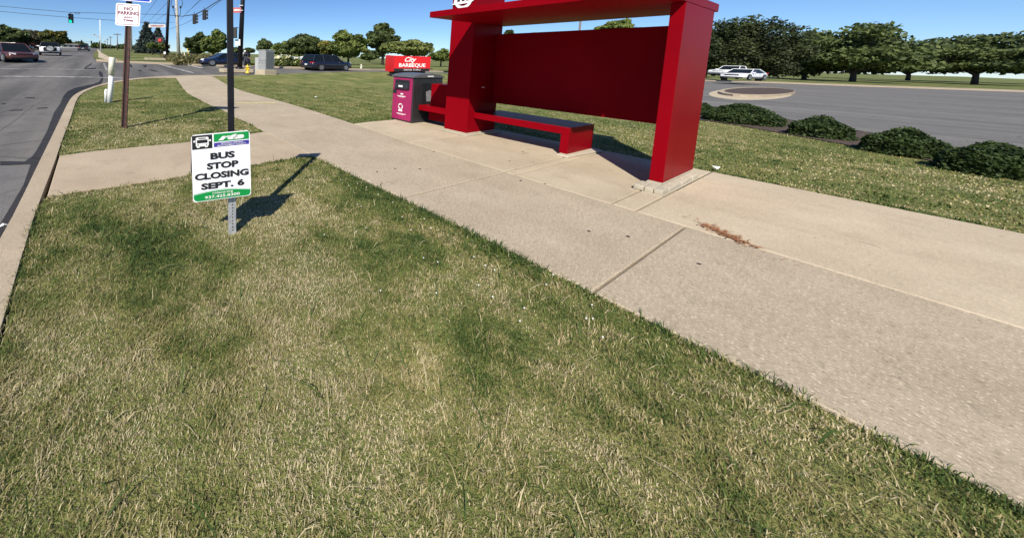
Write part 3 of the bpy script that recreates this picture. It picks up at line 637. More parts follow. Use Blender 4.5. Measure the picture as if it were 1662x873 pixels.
# wooden pole
ub = G(290.3, 92.3); du = (ub-Vector((0, 0, H))).dot(Vector(fw)); ut = D(285.5, -12, du)-ub
UP = empty('utility_pole', ub, label='pale grey wooden utility pole with cable loops behind the far signal pole', cat='utility pole')
k = du/530; b = MB(); b.tube([(0, 0, -.2), ut*.5, ut], [2.9*k, 2.5*k, 2.1*k], 12); b.build('shaft', M['wood'], UP, smooth=True)
for sgn in (-1, 1):
    cc = D(287+sgn*6, 14, du-.4)-ub; b = MB(); b.tube([ut*.62+(D(288, 28, du-.3)-ub-ut*.62)*.0+Vector((0, 0, -.6)), (D(288+sgn*5, 22, du-.4)-ub), cc, (D(287+sgn*9.5, 8, du-.4)-ub), (D(287+sgn*8, 0, du-.4)-ub)], .04, 5); b.build('cable_loop', M['wire'], UP)
    MB().tube([cc, cc+Vector((0, 0, .3))], .12, 6).build('insulator', M['trim'], UP)
for x0, y0, x1, y1, m in ((297, 95, 293.5, 78, 'cream'), (308, 95.3, 304, 79, 'yellow'), (301, 99, 299, 84, 'cream')):
    g = G(x0, y0); dp = (g-Vector((0, 0, H))).dot(Vector(fw)); t = D(x1, y1, dp)
    b = MB(); b.tube([(0, 0, -.1), t-g], .05, 6); o = b.build('guy_marker', M[m]); o.location = g
    tag(o, {297: 'pale guy wire guard closest to the wooden pole', 308: 'yellow guy wire guard leaning by the wooden pole', 301: 'pale guy wire guard between the wooden pole and the yellow guard'}[x0], 'guy guard', 'guy wire guards')
def far_pole(x, ytop, depth, arm, label, r=.16, m='wood2'):
    g = B(x, depth); t = D(x, ytop, depth); h = t.z-g.z; o = empty('utility_pole', g, label=label, cat='utility pole', group='distant utility poles')
    MB().tube([(0, 0, 0), (0, 0, h)], [r, r*.7], 7).build('shaft', M[m], o, smooth=True)
    if arm: MB().box(-arm, arm, -.06, .06, h-.5, h-.3).build('crossarm', M[m], o)
far_pole(191, 54.5, 95, 1.0, 'distant utility pole with a broad crossarm, tallest of the row beyond the mown lawn'); far_pole(180, 59.5, 120, .6, 'slim distant utility pole, second of the row from the street lamp'); far_pole(175, 63, 140, .5, 'smallest distant utility pole nearest the street lamp')
far_pole(171, 66.5, 170, .6, 'faint distant utility pole almost against the street lamp', .16); far_pole(213.6, 20, 75, 0, 'grey pole rising just right of the rusty post', .22, 'wood')
g = G(163.6, 86.5); dp = (g-Vector((0, 0, H))).dot(Vector(fw)); t = D(164.3, 33, dp)
SL = empty('street_lamp', g, label='slim white street lamp with a short arm beside the far sidewalk', cat='street lamp'); h = t.z-g.z
MB().tube([(0, 0, -.1), (0, 0, h)], [.075*dp/45, .05*dp/45], 8).build('pole', M['white'], SL, smooth=True)
e = D(152.5, 57, dp)-g; s0 = D(162.8, 61.5, dp)-g; MB().tube([s0, e], .045, 6).build('arm', M['wood'], SL); MB().lathe([(.05, -.05), (.16, 0), (.12, .1)], e, 8).build('lamp_head', M['wood'], SL)
g = B(936, 60); t = D(935.5, 20, 60); SLx = 0; SL2 = empty('street_lamp', g, label='grey lamp post seen through the gap above the shelter panel', cat='street lamp')
MB().tube([(0, 0, 0), (0, 0, t.z-g.z)], .17, 8).build('pole', M['wood2'], SL2, smooth=True); MB().box(-.5, .5, -.15, .15, t.z-g.z, t.z-g.z+.15).build('lamp_head', M['cab'], SL2)
# ------------------------------------------------------------------ traffic cabinet, hydrants
cL = G(416, 121); cR = G(445.5, 121.3); cm = (cL+cR)/2; dp = (cm-Vector((0, 0, H))).dot(Vector(fw)); kx = dp/530
CB = empty('traffic_cabinet', cm+Vector((.15, .3, 0)), -1.36, 'tall grey metal traffic control cabinet with a small side box on a concrete footing', 'control cabinet')
MB().box(-.48, .60, -.52, .48, -.2, .30).build('footing', M['pad'], CB, bevel=.02)
cbo = MB().box(-.36, .46, -.38, .36, .301, 1.60).build('cabinet', mat('cabinet_panel', (.30, .31, .31), .5, noise=.08, scale=3), CB, bevel=.015)
MB().box(-.38, .48, -.40, .38, 1.601, 1.635).build('lid', M['cab'], CB, bevel=.01)
for z0 in (.74, .90): MB().box(-.37, .47, -.389, -.3805, z0, z0+.015).build('seam', M['cabd'], cbo)
MB().box(.4605, .470, -.32, .30, .38, 1.52).build('door', M['cabd'], cbo, bevel=.005)
MB().box(-.88, -.42, -.30, .12, -.1, 1.12).build('side_box', M['cab'], CB, bevel=.02)
def hydrant(p, s, m, label):
    o = empty('fire_hydrant', p, .3, label, 'hydrant'); q = lambda L: [(r*s, h*s) for r, h in L]
    MB().lathe(q([(.24, -.05), (.24, .05), (.15, .08), (.14, .58), (.19, .60), (.19, .65), (.16, .68), (.13, .78), (.05, .84), (.05, .92)]), n=14).build('barrel', m, o, smooth=True)
    for a in (0, math.pi): MB().lathe(q([(.075, .1), (.075, .25), (.09, .25), (.09, .31)]) if a == 0 else [(r, -h) for r, h in q([(.075, .1), (.075, .25), (.09, .25), (.09, .31)])], (0, 0, .42*s), 10, 'x').build('outlet', m, o)
    MB().lathe([(.10*s, -.1*s), (.10*s, -.27*s), (.12*s, -.27*s), (.12*s, -.33*s)], (0, 0, .40*s), 10, 'y').build('outlet', m, o)
hydrant(G(401.5, 118.6), .60, M['yellow'], 'yellow fire hydrant beside the thick black signal pole'); hydrant(G(586, 111.4), .50, M['cream'], 'small white fire hydrant on the grass beyond the cross street')
# ------------------------------------------------------------------ restaurant sign
TLs, TRs = (641, 91.0), (699.2, 93.2)
sg = G(650, 126); dps = 25.0
def Dn(x, y, k=0): return D(x, y, dps+k)
fc = [Dn(640.5, 90.8), Dn(699.4, 92.6, .6), Dn(697.5, 116.2, .6), Dn(639, 116.4)]
RS = empty('restaurant_sign', B(665, 25.3), label='red City BARBEQUE roadside sign with a black DRIVE THRU strip on a dark plinth', cat='sign')
nf = (fc[1]-fc[0]).cross(fc[3]-fc[0]).normalized(); nf = nf if nf.dot(-fc[0]) > 0 else -nf
b = MB(); b.prism(fc, -nf*.9); rb = b.build('sign_box', M['red2'], RS, True, .01)
b = MB(); sd_ = [Dn(629, 89.8, 1.1), Dn(640.2, 90.8, .02), Dn(638.8, 116.4, .02), Dn(628, 115.4, 1.1)]; b.prism(sd_, -nf*.3); b.build('side_wing', M['red2'], RS, True, .005)
patch_on(rb, 'black_strip', M['signk'], fc, [(.0, .81), (.985, .81), (.985, .995), (.0, .995)], nf, .006, .01)
text_on(rb, 'City', M['white'], fc, .28, .60, .06, .48, nf, bold=.025, shear=.4, lift=.02, name='script_lettering')
text_on(rb, 'BARBEQUE', M['white'], fc, .13, .86, .475, .76, nf, bold=.03, lift=.02); text_on(rb, 'DRIVE THRU', M['white'], fc, .27, .73, .855, .95, nf, bold=.0, lift=.03)
b = MB(); b.prism([Dn(636.5, 116.4, .4), Dn(690, 116.2, .8), Dn(690, 128, .8), Dn(636.5, 128, .4)], -nf*.45); b.build('plinth', M['trim'], RS, True)
# ------------------------------------------------------------------ vehicles
VS = .78
def loft(b, rings, cap=True):
    n = len(rings[0]); k0 = len(b.v); b.v += [tuple(p) for r in rings for p in r]
    b.f += [tuple(k0+i for i in (a*n+c, a*n+c+1, (a+1)*n+c+1, (a+1)*n+c)) for a in range(len(rings)-1) for c in range(n-1)]
    b.f += [tuple(k0+i for i in (a*n+n-1, a*n, (a+1)*n, (a+1)*n+n-1)) for a in range(len(rings)-1)]
    if cap: b.f += [tuple(k0+i for i in range(n))[::-1], tuple(k0+(len(rings)-1)*n+i for i in range(n))]
def car(p, heading, label, paint, L=4.7, Wd=1.85, Hh=1.7, kind='suv', roofm=None, wheel=.36, grp=None, name='parked_car', rimm='rim', extras=True):
    o = empty(name, p, math.atan2(heading[1], heading[0]), label, 'car', grp); w = Wd/2; V = VS
    belt = {'suv': 1.08, 'sedan': .90, 'jeep': 1.15, 'hatch': .92, 'pickup': 1.02}[kind]; hood = {'suv': 1.08, 'sedan': .82, 'jeep': 1.12, 'hatch': .86, 'pickup': 1.05}[kind]
    h2 = L/2
    # stations x (front +), top z, half width factor, underside z
    st = {'suv': [(-1, .78, .86, .42), (-.97, .95, .93, .30), (-.8, belt, .99, .24), (-.2, belt, 1, .22), (.35, belt, 1, .22), (.46, belt, .99, .22), (.8, hood*.93, .97, .24), (.96, hood*.82, .90, .28), (1, .60, .80, .34)],
          'sedan': [(-1, .72, .80, .40), (-.96, .90, .90, .28), (-.8, .93, .97, .22), (-.2, belt, 1, .20), (.3, belt, 1, .20), (.42, belt*.98, .99, .2), (.8, hood*.90, .95, .22), (.95, hood*.75, .88, .26), (1, .50, .76, .3)],
          'hatch': [(-1, .80, .84, .42), (-.97, .95, .92, .30), (-.8, belt, .98, .22), (-.2, belt, 1, .20), (.36, belt, 1, .20), (.46, belt, .99, .2), (.80, hood*.95, .96, .22), (.95, hood*.82, .90, .26), (1, .58, .78, .30)],
          'jeep': [(-1, 1.12, .96, .48), (-.97, 1.15, .97, .42), (-.5, belt, .98, .38), (0, belt, .98, .38), (.35, belt, .97, .38), (.42, hood, .96, .38), (.8, hood*.98, .92, .4), (.97, hood*.95, .90, .45), (1, .9, .88, .5)],
          'pickup': [(-1, 1.0, .94, .48), (-.98, 1.04, .96, .40), (-.5, 1.04, .98, .36), (0, belt, .99, .34), (.35, belt, .99, .34), (.42, hood, .98, .34), (.8, hood*.97, .96, .36), (.97, hood*.88, .93, .4), (1, .7, .88, .45)]}[kind]
    rings = []
    for x, zt, f, zb in st:
        W_ = w*f; zm = zb+(zt-zb)*.55
        rings.append([(x*h2, y, z*V) for y, z in ((-W_*.86, zb), (-W_*.98, zb+.08), (-W_, zm), (-W_*.965, zt-.06), (-W_*.88, zt), (0, zt+.025), (W_*.88, zt), (W_*.965, zt-.06), (W_, zm), (W_*.98, zb+.08), (W_*.86, zb))])
    b = MB(); loft(b, rings); body = b.build('body', paint, o, smooth=True)
    g = {'suv': [(-.95, -.84, .44, .20), ], 'sedan': [(-.78, -.42, .48, .10)], 'hatch': [(-.95, -.72, .50, .14)], 'jeep': [(-.97, -.93, .30, .22)], 'pickup': [(-.12, -.06, .42, .22)]}[kind][0]
    def gh(x0, x1, x2, x3, z0, z1, i0, i1):
        a = []
        for (xa, xb) in ((x0, x3),): pass
        return [(x0*h2, -w*i0, z0), (x3*h2, -w*i0, z0), (x3*h2, w*i0, z0), (x0*h2, w*i0, z0), (x1*h2, -w*i1, z1), (x2*h2, -w*i1, z1), (x2*h2, w*i1, z1), (x1*h2, w*i1, z1)]
    q6 = [(3, 2, 1, 0), (4, 5, 6, 7), (0, 1, 5, 4), (1, 2, 6, 5), (2, 3, 7, 6), (3, 0, 4, 7)]
    zt = (Hh-.06)*V; zb_ = (belt-.02)*V
    V8 = gh(g[0], g[1], g[3], g[2], zb_, zt, .90, .74); b = MB(); b.add(V8, q6); b.build('glasshouse', M['glass'], o, bevel=.02)
    b = MB(); b.add(gh(g[1]-.012, g[1]+.015, g[3]-.02, g[3]+.01, zt-.01, Hh*V, .76, .70), q6); rf_ = b.build('roof', roofm or paint, o, bevel=.03)
    for s_ in (-1, 1):
        A = [Vector(V8[0 if s_ < 0 else 3]), Vector(V8[4 if s_ < 0 else 7]), Vector(V8[5 if s_ < 0 else 6]), Vector(V8[1 if s_ < 0 else 2])]
        for p0, p1, r in ((A[0], A[1], .055), (A[3], A[2], .035)): MB().tube([p0, p1], r, 6).build('window_pillar', roofm or paint, o)
        for f_ in ((.36, .68) if kind != 'pickup' else (.5,)):
            MB().tube([A[0].lerp(A[3], f_), A[1].lerp(A[2], f_)], .028, 5).build('window_pillar', M['trim'], o)
        b = MB(); b.box(h2*.36, h2*.36+.14, s_*w*.93-(.0 if s_ > 0 else .2), s_*w*.93+(.2 if s_ > 0 else 0), zb_+.02, zb_+.15*V+.02); b.build('mirror', paint, o, bevel=.02)
        b = MB(); b.box(-h2*.78, h2*.78, s_*w*.985-.012, s_*w*.985+.012, .24*V, .36*V); b.build('sill_trim', M['trim'], o)
        if extras:
            for xd in (-.22, .16): MB().box(xd*h2, xd*h2+.16, s_*w*.99-.01, s_*w*.99+.018, .80*V, .83*V).build('door_handle', M['trim'], o)
        for xw in (-.60, .62):
            b = MB(); b.lathe([(wheel*1.09, -.06), (wheel*1.09, .008)] if s_ > 0 else [(wheel*1.09, .06), (wheel*1.09, -.008)], (xw*h2, s_*w, wheel*V+.01), 20, 'y', V); b.build('wheel_arch', M['trim'], o)
            b = MB(); ys = (-.12, .02) if s_ > 0 else (.12, -.02)
            b.lathe([(wheel*.9, ys[0]), (wheel, ys[0]*.6), (wheel, ys[1]*.5), (wheel*.93, ys[1])], (xw*h2, s_*w, wheel*V), 20, 'y', V); wo = b.build('wheel', M['tyre'], o)
            b = MB(); n = 5
            for k in range(n):
                a = 2*math.pi*k/n; c_, s2 = math.cos(a), math.sin(a); t = .055; yy = s_*w+ys[1]*1.25; R2 = wheel*.66
                vs = [(xw*h2+R2*c_*q-t*s2*e, yy, wheel*V+(R2*s2*q+t*c_*e)*V) for q, e in ((.1, -1), (1, -1.5), (1, 1.5), (.1, 1))]; b.prism(vs, (0, s_*.012, 0))
            n = 18; ro = [(xw*h2+wheel*.70*math.cos(2*math.pi*k/n), s_*w+ys[1]*1.2, (wheel+wheel*.70*math.sin(2*math.pi*k/n))*V) for k in range(n)]; ri = [(xw*h2+wheel*.60*math.cos(2*math.pi*k/n), s_*w+ys[1]*1.2, (wheel+wheel*.60*math.sin(2*math.pi*k/n))*V) for k in range(n)]
            b.add(ro+ri, [(k, (k+1) % n, n+(k+1) % n, n+k) for k in range(n)]); b.build('rim', M[rimm], wo)
    zl = (hood*.74)*V; fx = h2*.975
    for s_ in (-1, 1):
        b = MB(); b.prism([(fx-.02, s_*w*.52, zl), (fx-.02, s_*w*.52, zl+.10), (fx-.14, s_*w*.86, zl+.14), (fx-.14, s_*w*.86, zl+.03)], (.05, 0, 0)); b.build('headlight', M['lampw'], o)
        b = MB(); zz = .86*V; b.prism([(-h2*.985, s_*w*.58, zz-.06), (-h2*.985, s_*w*.58, zz+.09), (-h2*.93, s_*w*.95, zz+.11), (-h2*.93, s_*w*.95, zz-.04)], (-.045, 0, 0)); b.build('tail_light', M['lampr'], o)
        MB().box(fx-.03, fx+.05, s_*w*.62-.09, s_*w*.62+.09, .40*V, .48*V).build('fog_lamp', M['lampw'], o, bevel=.01)
    MB().box(fx-.05, fx+.045, -w*.5, w*.5, zl-.12, zl+.07).build('grille', M['trim'], o, bevel=.02)
    MB().box(fx-.05, fx+.075, -w*.80, w*.80, .26*V, .38*V).build('bumper', M['trim'], o, bevel=.02)
    MB().box(-h2*1.005, -h2*.95, -w*.82, w*.82, .30*V, .46*V).build('bumper', M['trim'], o, bevel=.02)
    MB().box(-h2*1.008, -h2*.99, -.16, .16, .62*V, .75*V).build('number_plate', M['white'], o)
    return o
nrmv = lambda a, b_: (a/math.hypot(a, b_), b_/math.hypot(a, b_))
red = car(B(30, 22.5, -.1)*1, nrmv(.50, -.86), 'maroon crossover turning at the junction, nearest car on the left', M['maroon'], 4.5, 1.95, 1.70, 'hatch', name='moving_car')
p_ = G(20, 99.4, -.12); red.location = p_
jp_ = G(82, 90.2, -.12); jeep = car(jp_, nrmv(-.13, 1), 'white off-roader with black top and round spare wheel behind the maroon car', M['cwhite'], 4.2, 1.85, 1.78, 'jeep', M['trim'], .42, name='moving_car')
b = MB(); b.lathe([(.36, -.24), (.40, -.20), (.40, -.03), (.36, 0)], (-2.1, 0, .92*VS), 20, 'x', VS); sw = b.build('spare_wheel', M['tyre'], jeep); MB().box(-2.13, -2.05, -.55, .55, .45, .84).build('tailgate', M['trim'], jeep, bevel=.02)
b = MB(); b.lathe([(.30, -.25), (.30, -.245)], (-2.1, 0, .92*VS), 20, 'x', VS); b.build('wheel_cover', M['cab'], sw)
fc_ = G(136.5, 83.3, -.1); car(fc_, nrmv(.02, 1), 'dark car driving away in the distance along the main road', M['cdark'], 4.7, 1.9, 1.72, 'suv', name='moving_car')
bl = G(363, 107, -.12); car(bl, nrmv(-1, -.12), 'dark blue sedan waiting on the cross street behind the poles', M['blue'], 4.7, 1.85, 1.46, 'sedan', rimm='rim', wheel=.335, name='moving_car')
nv = G(530, 114.4, -.12); car(nv, nrmv(1, .13), 'navy seven seat SUV driving right along the cross street', M['navy'], 4.95, 1.95, 1.80, 'suv', name='moving_car')
for x_, dp, hd_, lb, m, kd in ((46, 66, (1, -.35), 'faded red car in the left background between the maroon car and the off-roader', 'cred', 'sedan'), (66, 75, (1, -.2), 'small white car left of the off-roader roof', 'cwhite', 'sedan'), (24, 58, (1, -.3), 'black car mostly hidden behind the maroon crossover roof', 'cdark', 'suv')):
    car(B(x_, dp), nrmv(*hd_), lb, M[m], 4.6, 1.8, 1.5, kd, grp='cars parked in the left background', extras=False)
tk = D(1192, 118, 41); tk.z = ter(tk.x, tk.y)-.2
pk = car(Vector((tk.x, tk.y, D(1190, 124.3, 41).z)), nrmv(-1, .35), 'white pickup truck parked across the lot under the dark trees', M['cwhite'], 5.4, 1.95, 1.7, 'pickup', wheel=.40)
cw = D(1206, 127, 34); car(Vector((cw.x, cw.y, D(1200, 129.5, 34).z)), nrmv(-1, .2), 'white car at the edge of the lot in front of the pickup', M['cwhite'], 4.5, 1.8, 1.45, 'sedan')
# ------------------------------------------------------------------ person
pp = G(399, 107.6); PE = empty('person', pp, math.radians(200), 'person in dark clothes and a white cap carrying a dark backpack beyond the black pole', 'person')
jn = [(0, 0, .82), (0, 0, 1.02), (.04, 0, 1.25), (.08, 0, 1.33), (.12, 0, 1.44), (.13, 0, 1.52), (0, -.09, .78), (.12, -.1, .42), (.02, -.1, .07), (.14, -.1, .03), (0, .09, .78), (-.10, .1, .44), (-.28, .1, .12), (-.18, .1, .03), (.03, -.18, 1.24), (.10, -.25, 1.0), (.24, -.22, .86), (.03, .18, 1.24), (-.02, .26, 1.0), (.12, .27, .82)]
ed = [(0, 1), (1, 2), (2, 3), (3, 4), (4, 5), (0, 6), (6, 7), (7, 8), (8, 9), (0, 10), (10, 11), (11, 12), (12, 13), (2, 14), (14, 15), (15, 16), (2, 17), (17, 18), (18, 19)]
rad = [.15, .13, .16, .06, .095, .085, .10, .07, .05, .035, .10, .07, .05, .035, .07, .05, .035, .07, .05, .035]
me = bpy.data.meshes.new('body'); me.from_pydata([(x, y, z*.85) for x, y, z in jn], ed, []); me.materials.append(M['cloth2']); bo = bpy.data.objects.new('body', me); COL.objects.link(bo); bo.parent = PE
sm = bo.modifiers.new('skin', 'SKIN')
for i, v in enumerate(me.skin_vertices[0].data): v.radius = (rad[i], rad[i])
me.skin_vertices[0].data[0].use_root = True; bo.modifiers.new('sub', 'SUBSURF').render_levels = 1
MB().lathe([(.15, .86), (.19, 1.0), (.20, 1.06), (.10, 1.12)], (.02, 0, 0), 12).build('jacket', M['cloth'], PE, smooth=True)
MB().box(-.36, -.10, -.2, .2, .80, 1.16).build('backpack', M['cloth'], PE, bevel=.06); MB().lathe([(.105, 1.24), (.11, 1.30), (.07, 1.36), (.02, 1.375)], (.12, 0, 0), 12).build('cap', M['white'], PE, smooth=True)
MB().lathe([(.07, 1.12), (.095, 1.2), (.09, 1.27), (.05, 1.3)], (.13, 0, 0), 12).build('head', M['skin'], PE, smooth=True)
# ------------------------------------------------------------------ foliage
def leaf_mesh(name, P_, size, m, tone, parent=None, jitter=.6, flat=.0, kind=None, aspect=1.6):
    n = len(P_); a = rng.normal(size=(n, 3)); a[:, 2] *= (1-flat); a /= np.linalg.norm(a, axis=1)[:, None]
    c = rng.normal(size=(n, 3)); c -= (c*a).sum(1)[:, None]*a; c /= np.linalg.norm(c, axis=1)[:, None]
    s = (size*(1-jitter/2+jitter*rng.random(n)))[:, None] if np.ndim(size) == 0 else (size*(1-jitter/2+jitter*rng.random(n)))[:, None]
    v = np.stack([P_-a*s*aspect/2, P_+c*s/2, P_+a*s*aspect/2, P_-c*s/2], 1).reshape(-1, 3)
    me = bpy.data.meshes.new(name); me.vertices.add(n*4); me.vertices.foreach_set('co', v.ravel())
    me.loops.add(n*4); me.loops.foreach_set('vertex_index', np.arange(n*4)); me.polygons.add(n); me.polygons.foreach_set('loop_start', np.arange(n)*4); me.polygons.foreach_set('loop_total', np.full(n, 4))
    at_ = me.attributes.new('tone', 'FLOAT', 'POINT'); at_.data.foreach_set('value', np.repeat(np.clip(tone, 0, 1), 4)); me.update(); me.validate(); me.materials.append(m)
    o = bpy.data.objects.new(name, me); COL.objects.link(o); o.parent = parent; return o
def crown_points(w, h, z0, n, nb=26, irregular=1.0):
    """leaf clumps scattered in an ellipsoid crown; returns points and tone."""
    pts = []; tones = []
    cs = []
    nb = int(nb*1.5); n = int(n*1.7)
    while len(cs) < nb:
        q = rng.uniform(-1, 1, 3)
        if .15 < np.linalg.norm(q) < 1: cs.append(q)
    for q in cs:
        r = rng.uniform(.20, .38)*irregular; k = int(n/nb*rng.uniform(.7, 1.3)*(r/.29)**2); u = rng.normal(size=(k, 3)); u /= np.linalg.norm(u, axis=1)[:, None]
        rad_ = rng.random(k)**.45; p = q[None, :]*rng.uniform(.70, .92)+u*(rad_*r)[:, None]*np.array([1, 1, .7]); pts.append(p); tones.append(np.clip(rng.normal(.45, .17)+rng.normal(0, .20, k), 0, .92))
    p = np.concatenate(pts); t = np.concatenate(tones)+rng.normal(0, .07); p[:, 0] += rng.normal(0, .14)*p[:, 2]; p[:, 2] *= 1+.16*np.sin(p[:, 0]*rng.uniform(2, 4.5)+rng.uniform(0, 6)); p[:, 2] = np.where(p[:, 2] < 0, p[:, 2]*.62, p[:, 2]); p = p*np.array([w/2, w/2, h/1.62]); p[:, 2] += z0+h*.383; return p, t
def tree(x, depth, ytop, wpx, ybot, label, m='fol', n=3600, leaf=None, group='trees beyond the crossing', nb=30, zoff=0, yel=0, name='broadleaf_tree'):
    g = B(x, depth); g.z += zoff; zt = D(x, ytop, depth).z-g.z; zb = max(.3, D(x, ybot, depth).z-g.z); w = wpx*depth/530; h = zt-zb
    o = empty(name, g, 0, label, 'tree', group); b = MB(); r = max(.12, zt*.03)
    b.tube([(0, 0, -.3), (.05*w*.2, 0, zb), (0, .03*w, zb+h*.45)], [r*1.2, r, r*.4], 8); b.build('trunk', M['bark'], o, smooth=True)
    for k in range(6):
        a = k*1.05+rng.uniform(0, .6); b = MB(); e = Vector((math.cos(a)*w*.33, math.sin(a)*w*.33, zb+h*rng.uniform(.35, .75))); b.tube([(0, 0, zb*.8+h*.08*k/6), e*.5+Vector((0, 0, zb*.5+.02*h)), e], [r*.5, r*.3, r*.1], 5); b.build('limb', M['bark'], o)
    p, t = crown_points(w, h, zb, n, nb); 
    if yel: t = np.where((p[:, 2] > zb+h*.55) & (rng.random(len(p)) < yel), .97, t)
    leaf_mesh('crown', p, leaf or max(.10, depth*.0066), M[m], t, o, flat=.2); return o
tree(14, 62, 43, 60, 71, 'dark green tree at the left edge of the photo behind the maroon car', 'fold'); tree(-12, 66, 46, 50, 72, 'green tree just beyond the left edge', 'fol')
tree(52, 70, 49.5, 46, 73, 'greyish brown tree between two greener ones in the left background', 'folb'); tree(34, 80, 47, 34, 72, 'olive tree behind the greyish brown one', 'fol', 2600)
tree(91, 60, 47.5, 44, 74, 'rounded tree with a yellow turning top left of the green signal lamp', 'foly', 4600, yel=.32); tree(73, 84, 58, 34, 74, 'low dark tree behind the yellow topped one', 'fold', 2200)
tree(119, 150, 70, 16, 77, 'tiny far tree left of the distant dark car', 'fold', 900); tree(132, 170, 68.5, 18, 77, 'tiny far tree above the distant dark car', 'fold', 900); tree(157, 160, 70.5, 17, 77.5, 'tiny far tree at the left of the street lamp', 'fol', 900)
tree(167, 150, 73, 14, 78, 'low far tree at the right of the street lamp', 'fold', 700)
for x_, yt, lb in ((178, 75, 'low skyline tree behind the smallest distant utility poles'), (196, 73.5, 'low skyline tree just right of the tallest distant crossarm pole'), (206, 72.5, 'low skyline tree touching the rusty sign post')): tree(x_, 165, yt, 16, 79, lb, 'fold', 700)
tree(320, 58, 54, 38, 88, 'dark broad tree left of the pair of leafy trees beyond the blue car', 'fold', 3600, group='trees beyond the blue car'); tree(346, 54, 50, 48, 90, 'bright green leafy tree behind the black bus stop pole', 'fol', 4600, group='trees beyond the blue car')
tree(428, 75, 64, 30, 84, 'rounded tree standing behind the traffic cabinet', 'fold', 2200); tree(404, 110, 78, 20, 86, 'low distant tree left of the traffic cabinet', 'fold', 900); tree(384, 120, 77, 22, 87, 'low distant tree half hidden by the thick signal pole', 'fold', 900)
tree(462, 60, 68, 44, 92, 'left flank of spreading tree above the hydrangeas', 'fol', 3600); tree(494, 56, 55, 84, 93, 'broad spreading dark green tree behind the navy SUV', 'fold', 6000, nb=40)
tree(531, 50, 60.5, 32, 92, 'tree with a rusty orange tint beside the broad spreading tree', 'foly', 3000, yel=.35); tree(565, 46, 51.5, 66, 94, 'airy mid green tree above the front of the navy SUV', 'fol', 5200, nb=36)
tree(621, 62, 41, 52, 88, 'tall dark dense tree between two lighter ones', 'fold', 6400, nb=40); tree(661, 44, 62, 84, 91, 'light green layered tree right behind the red restaurant sign', 'foll', 5600, nb=40)
tree(716, 60, 82, 38, 99, 'low green tree just left of the shelter pillar', 'fol', 2600); tree(600, 90, 78, 40, 98, 'small background tree between the taller ones', 'fold', 1500)
tree(823, 80, 48.5, 10, 58, 'tree whose tip shows over the left end of the shelter panel', 'fold', 900); tree(1000, 45, 33, 52, 60, 'leafy tree top showing through the gap above the shelter panel', 'fol', 3600); tree(860, 90, 54, 30, 75, 'tree hidden low behind the shelter panel', 'fol', 900)
tree(1180, 46, 30, 100, 125, 'large dark feathery tree at the right edge behind the lot', 'folx', 20000, nb=80, leaf=.2); tree(1236, 44, 28, 96, 122, 'second dark feathery tree at the right edge', 'folx', 13000, nb=60, leaf=.2); tree(1148, 60, 62, 60, 112, 'dark tree partly hidden behind the end column', 'fold', 2600)
nth = iter(['first dark tree right of the feathery pair beyond the parking lot', 'second dark tree beyond the parking lot, tallest of that row', 'third dark tree beyond the parking lot, set farther back', 'fourth dark tree beyond the parking lot, near the right border', 'last dark tree beyond the parking lot, at the right border'])
for x_, dp, yt, wp in ((1310, 70, 52, 90), (1390, 62, 38, 110), (1480, 90, 66, 110), (1590, 66, 49, 130), (1700, 80, 60, 120)): tree(x_, dp, yt, wp*1.35, 122, next(nth), 'fold', 6500, nb=40, group='trees beyond the parking lot')
def spruce(x, depth, ytop, wpx, label):
    g = B(x, depth); hh = D(x, ytop, depth).z-g.z; w = wpx*depth/530; o = empty('spruce_tree', g, 0, label, 'tree', 'blue spruces on the mown slope')
    MB().tube([(0, 0, -.2), (0, 0, hh*.9)], [.2, .04], 7).build('trunk', M['bark'], o); P_ = []; T_ = []
    for k in range(30):
        z = hh*(.03+.95*k/30); R2 = w/2*(1-k/30)**.85*rng.uniform(.85, 1.1)
        for q in range(int(9+9*(1-k/30))):
            a = rng.uniform(0, 6.28); L_ = R2*rng.uniform(.75, 1.1); n = int(14*L_/w*2)+6; s = rng.random(n)**.6
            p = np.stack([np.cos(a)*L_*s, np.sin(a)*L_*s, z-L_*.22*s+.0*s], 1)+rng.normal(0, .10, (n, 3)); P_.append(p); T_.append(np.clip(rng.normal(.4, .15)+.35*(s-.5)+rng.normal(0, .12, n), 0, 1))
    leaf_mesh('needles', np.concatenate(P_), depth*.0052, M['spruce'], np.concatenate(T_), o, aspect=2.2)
spruce(238.5, 62, 36.5, 46, 'tallest blue spruce left of the far signal pole'); spruce(257, 66, 45, 36, 'shorter blue spruce right behind the far signal pole'); spruce(315, 90, 71, 12, 'small distant dark conifer right of the wooden pole')
tree(247.5, 52, 68, 22, 80, 'slender young tree on the mown slope in front of the spruces', 'fol', 1300, leaf=.16)
tree(264, 56, 69, 22, 82, 'leafy young tree half behind the far signal pole', 'foll', 1300, leaf=.16)
tree(222, 95, 74.5, 20, 80, 'low dark bush left of the tallest spruce', 'fold', 900, name='bush')
